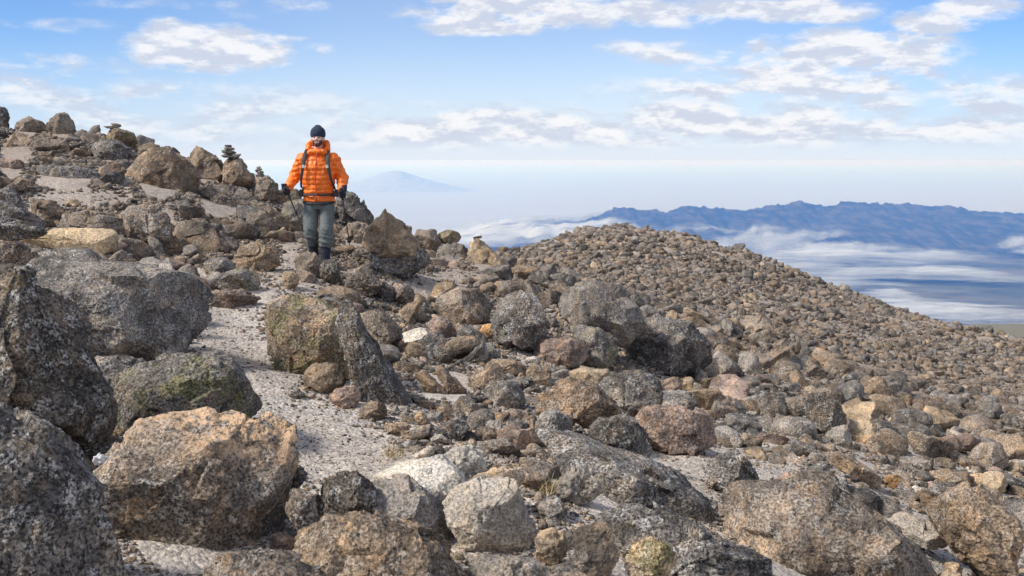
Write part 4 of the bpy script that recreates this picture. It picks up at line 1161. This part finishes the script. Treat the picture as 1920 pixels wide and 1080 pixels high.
# the rest is rubble nobody could count: one mesh
vcache = {}
V_all, F_all, C_all = [], [], []
base_i = 0
rest = [i for i in acc if int(i) not in bigset]
for i in rest:
    lvl = 0 if px[i] < 3.9 else (1 if px[i] < 9 else (2 if px[i] < 17 else 3))
    key = (vsel[i], lvl)
    if key not in vcache: vcache[key] = variant(vsel[i], lvl)
    p, f = vcache[key]
    r = px[i] / F * cy_[i] * 1.15
    q = (p * r) @ rotmat(rot[i], tilt[i, 0], tilt[i, 1]).T
    q = q + np.array([cx_[i], cy_[i], cz_[i] + r * VSHAPE[vsel[i]][1][2] * .30])
    V_all.append(q.astype(np.float32)); F_all.append((f + base_i).astype(np.int32)); base_i += len(p)
    k = np.array(PAL[cols_n[csel[i]]]) * cvar[i]
    C_all.append(np.tile(np.array([k[0], k[1], k[2], 1], np.float32), (len(p), 1)))
for j in range(len(grit[0])):
    vi = int(j * 7 % 18)
    key = (vi, 0)
    if key not in vcache: vcache[key] = variant(vi, 0)
    p, f = vcache[key]
    r = min(grit[3][j], 4.5) / F * grit[1][j]
    q = (p * r) @ rotmat(j * 1.7, .1, -.1).T + np.array([grit[0][j], grit[1][j], grit[2][j] + r * .2])
    V_all.append(q.astype(np.float32)); F_all.append((f + base_i).astype(np.int32)); base_i += len(p)
    k = np.array(PAL[('grey', 'pale', 'tan', 'greybrown', 'grey', 'tan')[j % 6]]) * (.8 + .5 * ((j * 37) % 10) / 10)
    C_all.append(np.tile(np.array([k[0], k[1], k[2], 1], np.float32), (len(p), 1)))
V_all = np.concatenate(V_all); F_all = np.concatenate(F_all); C_all = np.concatenate(C_all)
me = mesh_from('rubble', V_all, F_all)
ca_ = me.attributes.new('tint', 'FLOAT_COLOR', 'POINT')
ca_.data.foreach_set('color', C_all.ravel())
rub = link('rubble', me, M['rubble'])
tag(rub, 'small loose lava stones covering the whole slope', 'rubble', None, 'stuff')
# ------------------------------------------------------------------ cairns
def cairn(label, u, v_base, y, stones, z=None):
    c = at(u, v_base, y)
    if z is not None: c[2] = z
    root = empty('cairn', c, label, 'cairn', 'stone cairns on the skyline')
    rs = np.random.RandomState(int(u))
    zc = 0.0
    for k, (w, h, dx) in enumerate(stones):
        p, f = variant((k * 5 + int(u)) % 18, 3)
        ext = p.max(0) - p.min(0)
        a = rs.uniform(0, 6.28)
        p = (p / ext) * np.array([w, w * rs.uniform(.7, .95), h])
        p[:, 2] -= p[:, 2].min()
        p = p @ rotmat(0, rs.normal(0, .06), rs.normal(0, .08)).T
        p[:, 2] += zc; p[:, 0] += dx
        me = mesh_from('stone', p, f, smooth=True)
        o = link('stone', me, M[('grey', 'brown', 'pale')[k % 3]], root)
        cc = PAL[('greybrown', 'pale', 'grey', 'pale')[(k + int(u)) % 4]]
        o.color = (cc[0], cc[1], cc[2], 1)
        zc += h * .88
    return root


cairn('low cairn of two thin flat stones on the olive rock on the left skyline', 211, 246, 20.7, [(.13, .06, 0), (.34, .06, -.01), (.2, .05, .06)])
cairn('tallest stone cairn, four stones stacked on the left skyline', 433, 297, 18.55, [(.34, .085, .03), (.27, .075, -.05), (.21, .065, -.03), (.13, .05, -.04)])
cairn('slim small cairn just left of the hiker on the skyline', 486, 333, 18.5, [(.18, .07, 0), (.14, .06, .01), (.13, .05, -.01), (.08, .05, 0)])
yk = 60.0
cairn('tiny cairn on the crest of the right hand hill', 1212, 428, yk, [(.42, .2, 0), (.26, .16, .03)], z=float(height([at(1212, 428, yk)[0]], [yk])[0]) + .1)
cairn('small dark cairn of two stones on the tip of the leaning reddish tan rock', 893, 452, 18.1, [(.11, .05, 0), (.17, .05, .03)])

# ------------------------------------------------------------------ white scrap wedged between the dark boulders
c = at(186, 862, 3.95)
p, f = ico(3)
p = p * np.array([.024, .02, .020]); p = p + p / np.linalg.norm(p, axis=1)[:, None] * (chips(p * 60, 1.2) * .014)[:, None]
sc = link('paper_scrap', mesh_from('paper_scrap', p, f), plain_mat('white paper', (.6, .6, .62), .8), loc=c)
tag(sc, 'small crumpled white scrap wedged between the dark boulders at lower left', 'litter')

# dry grass tuft and thin dry stems
grass_m = plain_mat('dry grass', (0.36, 0.28, 0.15), .9)


def tuft(label, u, v, n, hgt, col=None):
    y = hit(u, v)
    a, e = ray(u, v)
    z = float(height([a * y], [y])[0])
    rs = np.random.RandomState(int(u * 3 + v))
    V, Fc = [], []
    for i in range(n):
        b0 = np.array([rs.normal(0, .03), rs.normal(0, .03), 0.0]); d = np.array([rs.normal(0, .5), rs.normal(0, .5), 1.0]); d /= np.linalg.norm(d)
        L = hgt * rs.uniform(.6, 1.2); w = .0022
        s = np.cross(d, rs.normal(size=3)); s /= np.linalg.norm(s); bend = np.array([rs.normal(0, .3), rs.normal(0, .3), -.3])
        k = len(V)
        for j in range(4):
            t = j / 3; q = b0 + d * L * t + bend * L * t * t * .5
            V += [q - s * w * (1 - t * .8), q + s * w * (1 - t * .8)]
        for j in range(3): Fc.append((k + 2 * j, k + 2 * j + 1, k + 2 * j + 3, k + 2 * j + 2))
    o = link('grass_tuft', mesh_from('grass_tuft', V, Fc), grass_m, loc=(a * y, y, z + .02))
    tag(o, label, 'grass tuft', 'dry grass tufts')


tuft('dry tuft of grass on the rubble beside the squarish pale boulder', 1030, 935, 60, .11)
tuft('dry pale tuft on the gravel at the lower end of the path', 735, 862, 70, .08)

# ------------------------------------------------------------------ the hiker
def tube(path, radii, seg=16, caps=True, up=(0, -1, 0)):
    """swept elliptical tube; radii (side, front) per point"""
    path = [Vector(p) for p in path]
    V, Fc = [], []
    n = len(path)
    for i, p in enumerate(path):
        t = (path[min(i + 1, n - 1)] - path[max(i - 1, 0)]).normalized()
        fr = Vector(up); fr = (fr - t * fr.dot(t))
        fr = fr.normalized() if fr.length > 1e-4 else Vector((1, 0, 0))
        sd = t.cross(fr).normalized()
        ra, rb = radii[i] if isinstance(radii[i], (tuple, list)) else (radii[i], radii[i])
        for k in range(seg):
            a = 2 * math.pi * k / seg
            V.append(p + sd * math.cos(a) * ra + fr * math.sin(a) * rb)
    for i in range(n - 1):
        for k in range(seg):
            a, b = i * seg + k, i * seg + (k + 1) % seg
            Fc.append((a, b, b + seg, a + seg))
    if caps:
        Fc.append(tuple(range(seg))[::-1]); Fc.append(tuple((n - 1) * seg + k for k in range(seg)))
    return [tuple(v) for v in V], Fc


def ell_m(c, r, lvl=3, rot=None):
    v, f = ico(lvl)
    v = v * np.array(r)
    if rot is not None: v = v @ np.array(Matrix.Rotation(rot[0], 3, rot[1])).T
    return [tuple(x) for x in v + np.array(c)], [tuple(x) for x in f]


def join_m(*ms):
    V, Fc = [], []
    for v, f in ms:
        k = len(V); V += list(v); Fc += [tuple(i + k for i in q) for q in f]
    return V, Fc


def remesh(m, voxel=0.01, smooth=2):
    me = bpy.data.meshes.new('tmp'); me.from_pydata(m[0], [], m[1]); me.update()
    ob = bpy.data.objects.new('tmp', me); COL.objects.link(ob)
    md = ob.modifiers.new('r', 'REMESH'); md.mode = 'VOXEL'; md.voxel_size = voxel; md.use_smooth_shade = True
    if smooth:
        s = ob.modifiers.new('s', 'SMOOTH'); s.iterations = smooth; s.factor = .5
    dg = bpy.context.evaluated_depsgraph_get(); dg.update()
    out = bpy.data.meshes.new_from_object(ob.evaluated_get(dg))
    bpy.data.objects.remove(ob); bpy.data.meshes.remove(me)
    return out


def displace(me, fn):
    n = len(me.vertices)
    co = np.empty(n * 3, np.float32); me.vertices.foreach_get('co', co); co = co.reshape(-1, 3)
    no = np.empty(n * 3, np.float32); me.vertices.foreach_get('normal', no); no = no.reshape(-1, 3)
    co = co + no * fn(co, no)[:, None]
    me.vertices.foreach_set('co', co.astype(np.float32).ravel()); me.update()


HY = 12.75
hx, _ = ray(601, 500)
hc_ = at(601, 497, HY)
SC = 0.965
root = empty('person', hc_, 'hiker in an orange down jacket and dark beanie walking down the stony path', 'person')
root.scale = (SC,) * 3
skin = plain_mat('skin', (0.62, 0.39, 0.30), .55, var=.06, bscale=60)
jkt = plain_mat('orange jacket nylon', (0.86, 0.17, 0.010), .5, var=.08, bscale=80)
navy = plain_mat('navy knit', (0.022, 0.03, 0.055), .95, bump=.6, bscale=300)
blackf = plain_mat('dark navy gaiter fabric', (0.012, 0.016, 0.03), .8, bump=.3)
trs = plain_mat('grey blue trouser cloth', (0.11, 0.122, 0.118), .85, bump=.4, bscale=60, var=.2)
beard_m = plain_mat('dark beard', (0.07, 0.038, 0.026), .9, bump=.8, bscale=400)
straps = plain_mat('grey backpack webbing', (0.055, 0.045, 0.042), .85, bump=.4)
strap_red = plain_mat('dark red zip', (0.45, 0.05, 0.015), .6)
metal = plain_mat('dark pole metal', (0.06, 0.06, 0.065), .35, metallic=.6)
palef = plain_mat('pale buckle', (0.45, 0.43, 0.40), .6)
hemm = plain_mat('black hem', (0.02, 0.018, 0.02), .8)

LH = Vector((-.385, -.16, .985))       # his right hand (left in the photo)
RH = Vector((.335, -.20, .955))
# body: head, neck, trunk, legs, arms in one surface
head_c = (0.012, -.045, 1.655)
body = join_m(
    ell_m((0.012, -.03, 1.675), (.076, .095, .105)), ell_m((0.012, -.062, 1.61), (.058, .062, .062)),
    ell_m((0.012, -.130, 1.645), (.013, .022, .022), 2), ell_m((0.012, -.118, 1.665), (.010, .012, .030), 2),
    ell_m((-.02, -.108, 1.637), (.026, .018, .018), 2), ell_m((.044, -.108, 1.637), (.026, .018, .018), 2),
    ell_m((0.012, -.112, 1.688), (.052, .014, .011), 2), ell_m((0.012, -.116, 1.608), (.024, .012, .008), 2), ell_m((0.012, -.112, 1.597), (.020, .012, .007), 2), ell_m((0.012, -.106, 1.572), (.026, .018, .018), 2),
    ell_m((-.066, -.02, 1.655), (.012, .02, .032), 2), ell_m((.090, -.02, 1.655), (.012, .02, .032), 2),
    tube([(0.005, .01, 1.42), (0.01, -.01, 1.60)], [.062, .055]),
    tube([(0, 0, .80), (0, 0, .95), (0, -.01, 1.15), (0, -.01, 1.32), (0, 0, 1.43)], [(.15, .10), (.14, .10), (.155, .11), (.17, .11), (.10, .07)]),
    tube([(-.085, 0, .86), (-.095, -.06, .46), (-.085, .04, .08)], [.075, .052, .04]),
    tube([(.085, 0, .86), (.085, -.09, .45), (.08, -.10, .05)], [.075, .052, .04]),
    tube([(-.17, 0, 1.39), (-.29, .03, 1.16), LH], [.05, .04, .026]), tube([(.17, 0, 1.39), (.285, .02, 1.15), RH], [.05, .04, .026]))
bm_ = remesh(body, .007, 2)
link('body', bm_, skin, root)
for sx in (-.02, .044):
    v, f = ell_m((sx, -.118, 1.664), (.010, .006, .006), 2)
    link('eye', mesh_from('eye', v, f, smooth=True), plain_mat('dark eye', (.02, .015, .012), .3), root)

# jacket
torso = tube([(0, .01, .835), (0, .01, .90), (0, 0, 1.0), (0, -.01, 1.15), (0, -.01, 1.28), (0, 0, 1.38), (0.004, .005, 1.45), (0.01, .005, 1.50)],
             [(.205, .145), (.205, .15), (.195, .15), (.215, .165), (.235, .165), (.21, .14), (.135, .11), (.10, .09)], 28)
slv = []
for sh, el, ha, s in (((-.19, 0, 1.385), (-.315, .05, 1.17), LH, -1), ((.19, 0, 1.385), (.305, .04, 1.15), RH, 1)):
    sh, el, ha = Vector(sh), Vector(el), Vector(ha)
    pts = [sh.lerp(el, t) for t in (0, .35, .7, 1)] + [el.lerp(ha, t) for t in (.3, .6, .86)]
    slv.append(tube(pts, [.082, .082, .076, .073, .068, .059, .048], 18))
    slv.append(ell_m(sh, (.10, .10, .085), 2)); slv.append(ell_m(el, (.082, .082, .085), 2))
jm = remesh(join_m(torso, *slv), .008, 4)


def quilt(co, no):
    arm = (np.abs(co[:, 0]) > .235 + np.maximum(0, 1.30 - co[:, 2]) * 0.0) & (co[:, 2] < 1.40)
    z = co[:, 2] + 0.35 * np.where(arm, np.abs(co[:, 0]) - .25, 0) + .004 * np.sin(co[:, 0] * 40)
    w = np.abs(np.sin(np.pi * z / .062)) ** .6
    fr = np.clip((co[:, 2] - .885) / .02, 0, 1)
    belt = np.exp(-((co[:, 2] - .925) / .022) ** 2) * (~arm)
    wr = fbm3(co * np.array([14, 14, 9.0]), 3) * .020
    return w * .010 * fr - belt * .02 + wr - .004


displace(jm, quilt)
jacket = link('jacket', jm, jkt, root)
# hood down round the neck, open at the face
hood = tube([(-.115, -.055, 1.50), (-.118, .0, 1.57), (-.085, .075, 1.60), (0.012, .12, 1.60), (.108, .075, 1.59), (.135, 0, 1.56), (.125, -.055, 1.50)], [.035, .038, .045, .05, .045, .038, .033], 14)
collar = tube([(-.10, -.07, 1.465), (-.06, -.115, 1.485), (0.01, -.13, 1.485), (.08, -.115, 1.485), (.12, -.07, 1.465)], [.034, .036, .034, .036, .034], 12)
hm2 = remesh(join_m(hood, collar, tube([(-.11, 0, 1.44), (-.105, .01, 1.54)], [.04, .045], 12), tube([(.12, 0, 1.44), (.12, .01, 1.54)], [.04, .045], 12), tube([(0, .09, 1.42), (0.01, .1, 1.58)], [.09, .08], 14)), .008, 3)
displace(hm2, lambda co, no: fbm3(co * 22.0, 3) * .012)
link('hood', hm2, jkt, root)
# zip with a narrow flap
zp = tube([(0.003, -.185, .85), (0.002, -.150 - .03, .92), (0.0, -.178, 1.0), (-.002, -.196, 1.15), (0.002, -.192, 1.28), (.008, -.165, 1.38), (.012, -.165, 1.46)], [(.007, .006)] * 7, 8)
link('zip', mesh_from('zip', zp[0], zp[1], smooth=True), strap_red, root)
# jacket hem
hemv = []
hp = [(.205 * math.cos(a), .01 + .148 * math.sin(a), .832 - .022 * max(0, -math.sin(a))) for a in np.linspace(0, 2 * math.pi, 41)]
hv_ = tube(hp, [.012] * 41, 8, up=(0, 0, 1))
link('hem', mesh_from('hem', hv_[0], hv_[1], smooth=True), hemm, root)

# trousers
tm = remesh(join_m(
    tube([(0, .01, .74), (0, .01, .80), (0, .01, .87)], [(.185, .12), (.19, .13), (.18, .12)], 24),
    tube([(-.098, .01, .80), (-.108, -.02, .62), (-.108, -.075, .47), (-.105, -.055, .38), (-.098, -.0, .285)], [(.103, .115), (.098, .108), (.094, .10), (.09, .095), (.075, .08)], 18),
    tube([(.098, .01, .80), (.105, -.03, .62), (.103, -.10, .46), (.098, -.105, .36), (.092, -.10, .25)], [(.103, .115), (.096, .106), (.092, .10), (.088, .095), (.082, .086)], 18)), .008, 3)


def folds(co, no):
    s = np.clip((.62 - co[:, 2]) / .3, .15, 1)
    f1 = fbm3(np.stack([co[:, 0] * 6, co[:, 1] * 6, co[:, 2] * 20 + co[:, 0] * 9], 1), 3, ridged=True) - .45
    kn = np.exp(-((co[:, 2] - .35) / .07) ** 2)
    return (f1 * .028 + np.sin(co[:, 2] * 95 + co[:, 0] * 25) * .008 * kn) * s


displace(tm, folds)
link('trousers', tm, trs, root)
# gaiters with boots
for (kx, ky, kz, fx, fy, fz) in ((-.098, .0, .30, -.088, .05, .07), (.092, -.10, .275, .085, -.10, .04)):
    bt = remesh(join_m(tube([(kx, ky, kz), ((kx + fx) / 2, (ky + fy) / 2, (kz + fz) / 2 + .02), (fx, fy, fz)], [(.07, .075), (.066, .072), (.056, .068)], 16),
                       tube([(fx, fy + .07, fz - .01), (fx, fy - .02, fz - .005), (fx, fy - .12, fz - .022), (fx, fy - .19, fz - .035)], [(.045, .05), (.048, .055), (.05, .04), (.04, .026)], 14, up=(0, 0, 1))), .008, 2)
    displace(bt, lambda co, no: fbm3(co * 25.0, 2) * .008)
    bo = link('boot', bt, blackf, root)
    so = tube([(fx, fy + .085, fz - .052), (fx, fy - .05, fz - .054), (fx, fy - .20, fz - .062)], [(.042, .014), (.048, .014), (.038, .012)], 12, up=(0, 0, 1))
    link('sole', mesh_from('sole', so[0], so[1]), hemm, bo)

# beanie
bn = remesh(join_m(ell_m((0.012, -.02, 1.722), (.095, .112, .094)), tube([(0.012, -.022, 1.680), (0.012, -.022, 1.725)], [(.094, .110), (.097, .113)], 24), ell_m((.01, -.01, 1.80), (.045, .05, .03), 2)), .007, 2)
displace(bn, lambda co, no: np.abs(np.sin(np.arctan2(co[:, 1] + .02, co[:, 0] - .012) * 22)) * .003)
link('beanie', bn, navy, root)
# beard and moustache
bd = remesh(join_m(ell_m((0.012, -.093, 1.577), (.046, .040, .032), 2), ell_m((-.038, -.07, 1.607), (.016, .034, .036), 2), ell_m((.062, -.07, 1.607), (.016, .034, .036), 2),
                   ell_m((0.012, -.122, 1.622), (.026, .010, .0065), 2), tube([(-.03, -.1, 1.59), (-.022, -.112, 1.62)], [.012, .01], 8), tube([(.054, -.1, 1.59), (.046, -.112, 1.62)], [.012, .01], 8)), .005, 1)
link('beard', bd, beard_m, root)


def make_glove(hand, axis, side):
    """palm beside the grip, four bent fingers of unequal length round it, thumb from the side of the palm"""
    ax = Vector(axis).normalized()
    out = Vector((side, -.15, 0)); out = (out - ax * out.dot(ax)).normalized()      # away from the body: back of hand
    fr = ax.cross(out).normalized()
    if fr.y > 0: fr = -fr
    parts = []
    R = .021
    pc = hand + out * .030
    parts.append(tube([pc - ax * .042, pc, pc + ax * .042], [(.020, .034), (.023, .040), (.019, .034)], 12, up=fr))
    parts.append(tube([pc + ax * .02 - fr * .02, Vector(hand) + ax * .07 + out * .03 - fr * .035 + Vector((0, .03, .03))], [(.032, .03), (.036, .036)], 12))
    for k, L in enumerate((.9, 1.0, .95, .78)):
        o = ax * (.036 - k * .0235)
        pts = []
        for j in range(6):
            a = math.radians(20 + (235 * L) * j / 5)
            rr = R + .012
            pts.append(hand + o + out * math.cos(a) * rr + fr * math.sin(a) * rr * 1.15)
        parts.append(tube(pts, [.0125, .0125, .012, .0115, .011, .009], 10, up=ax))
    th = [pc + ax * .03 - fr * .02, pc + ax * .055 + fr * .012, hand + ax * .058 + fr * .036 + out * .006, hand + ax * .052 + fr * .040 - out * .02]
    parts.append(tube(th, [.015, .014, .0125, .010], 10, up=ax))
    return remesh(join_m(*parts), .0042, 1)


TIP_R = Vector((.352, .25, .235)); TIP_L = Vector((-.37, .75, .42))
for hand, tip, side in ((LH, TIP_L, -1), (RH, TIP_R, 1)):
    ax = (hand - tip).normalized()
    g = make_glove(hand + ax * -.01, ax, side)
    link('glove', g, blackf, root)


def pole(label, hand, tip, side):
    ax = (hand - tip).normalized()
    top = hand + ax * .075
    r = empty('trekking_pole', hc_ + np.array(tip) * SC, label, 'trekking pole', 'trekking poles of the hiker')
    r.scale = (SC,) * 3
    def L(p): return Vector(p) - tip
    g = tube([L(hand - ax * .10), L(hand - ax * .05), L(hand), L(hand + ax * .05), L(top)], [.014, .0155, .0135, .016, .019], 12)
    link('grip', mesh_from('grip', g[0], g[1], smooth=True), hemm, r)
    n = (tip - hand).length
    s1 = tube([L(hand - ax * .10), L(hand - ax * n * .55)], [.0095, .0092], 12); link('upper_shaft', mesh_from('shaft', s1[0], s1[1], smooth=True), metal, r)
    s2 = tube([L(hand - ax * n * .55), L(tip + ax * .05)], [.0078, .0068], 12); link('lower_shaft', mesh_from('shaft', s2[0], s2[1], smooth=True), metal, r)
    cl = tube([L(hand - ax * (n * .55 - .02)), L(hand - ax * (n * .55 + .02))], [.014, .013], 12); link('clamp', mesh_from('clamp', cl[0], cl[1], smooth=True), hemm, r)
    bk = tube([L(tip + ax * .065), L(tip + ax * .072), L(tip + ax * .08)], [.028, .026, .010], 16); link('basket', mesh_from('basket', bk[0], bk[1], smooth=True), hemm, r)
    tp = tube([L(tip), L(tip + ax * .05)], [.003, .0065], 8); link('tip', mesh_from('tip', tp[0], tp[1], smooth=True), metal, r)
    q = [L(top), L(top + Vector((side * .035, -.02, -.02))), L(top + Vector((side * .06, -.01, -.08))), L(hand + Vector((side * .045, 0, -.07))), L(hand + Vector((side * .01, .01, -.03)))]
    st = tube(q, [(.002, .008)] * 5, 6); link('wrist_strap', mesh_from('strap', st[0], st[1], smooth=True), straps, r)
    return r


pole('dark trekking pole planted upright on the right of the photo beside the hiker', RH, TIP_R, 1)
pole('trekking pole trailing behind the hiker from the hand on the left', LH, TIP_L, -1)

# backpack on his back
bp = empty('backpack', hc_ + np.array((0, .2, 1.2)) * SC, 'grey backpack worn over the orange jacket, its straps and hip belt in view', 'backpack')
bp.scale = (SC,) * 3
off = Vector((0, .2, 1.2))


def BL(*pts): return [Vector(p) - off for p in pts]


pm = remesh(join_m(tube(BL((0, .25, .92), (0, .27, 1.10), (0, .27, 1.32), (0, .24, 1.46)), [(.13, .09), (.155, .115), (.15, .11), (.10, .07)], 20), ell_m(Vector((0, .25, 1.47)) - off, (.11, .09, .05))), .012, 3)
displace(pm, lambda co, no: fbm3(co * 12.0, 3) * .012)
link('pack_body', pm, straps, bp)
for s in (-1, 1):
    k = BL((s * .125, .10, 1.475), (s * .135, -.02, 1.50), (s * .145, -.115, 1.44), (s * .155, -.172, 1.34), (s * .172, -.182, 1.24), (s * .196, -.155, 1.12), (s * .215, -.06, 1.03), (s * .20, .10, .98))
    m_ = tube(k, [(.028, .010), (.030, .011), (.029, .012), (.026, .012), (.022, .011), (.016, .009), (.014, .008), (.012, .008)], 12)
    so = link('shoulder_strap', mesh_from('shoulder_strap', m_[0], m_[1], smooth=True), straps, bp)
    b_ = tube(BL((s * .15, -.196, 1.315), (s * .155, -.20, 1.275)), [(.020, .006), (.018, .006)], 10)
    link('buckle', mesh_from('buckle', b_[0], b_[1]), palef, so)
    hp_ = tube(BL((s * .20, .12, .955), (s * .232, .03, .945), (s * .222, -.07, .94), (s * .17, -.14, .935)), [(.05, .018), (.055, .03), (.048, .026), (.02, .012)], 12, up=(0, 0, 1))
    hp_ = (hp_[0], hp_[1])
    pk = remesh(join_m(tube(BL((s * .215, .08, .95), (s * .236, .0, .945), (s * .215, -.085, .94)), [(.022, .045), (.032, .055), (.018, .03)], 14, up=(0, 0, 1))), .008, 2)
    link('hip_pad', pk, straps, bp)
wb = tube(BL(*[(.212 * math.cos(a), .0 + .168 * math.sin(a), .93) for a in np.linspace(math.radians(200), math.radians(340), 16)]), [(.016, .006)] * 16, 10, up=(0, 0, 1))
wb2 = tube(BL(*[(.208 * math.cos(a), .0 + .166 * math.sin(a), .93) for a in np.linspace(math.radians(200), math.radians(340), 16)]), [(.006, .016)] * 16, 10, up=(0, 0, 1))
link('hip_belt', mesh_from('hip_belt', wb2[0], wb2[1], smooth=True), straps, bp)
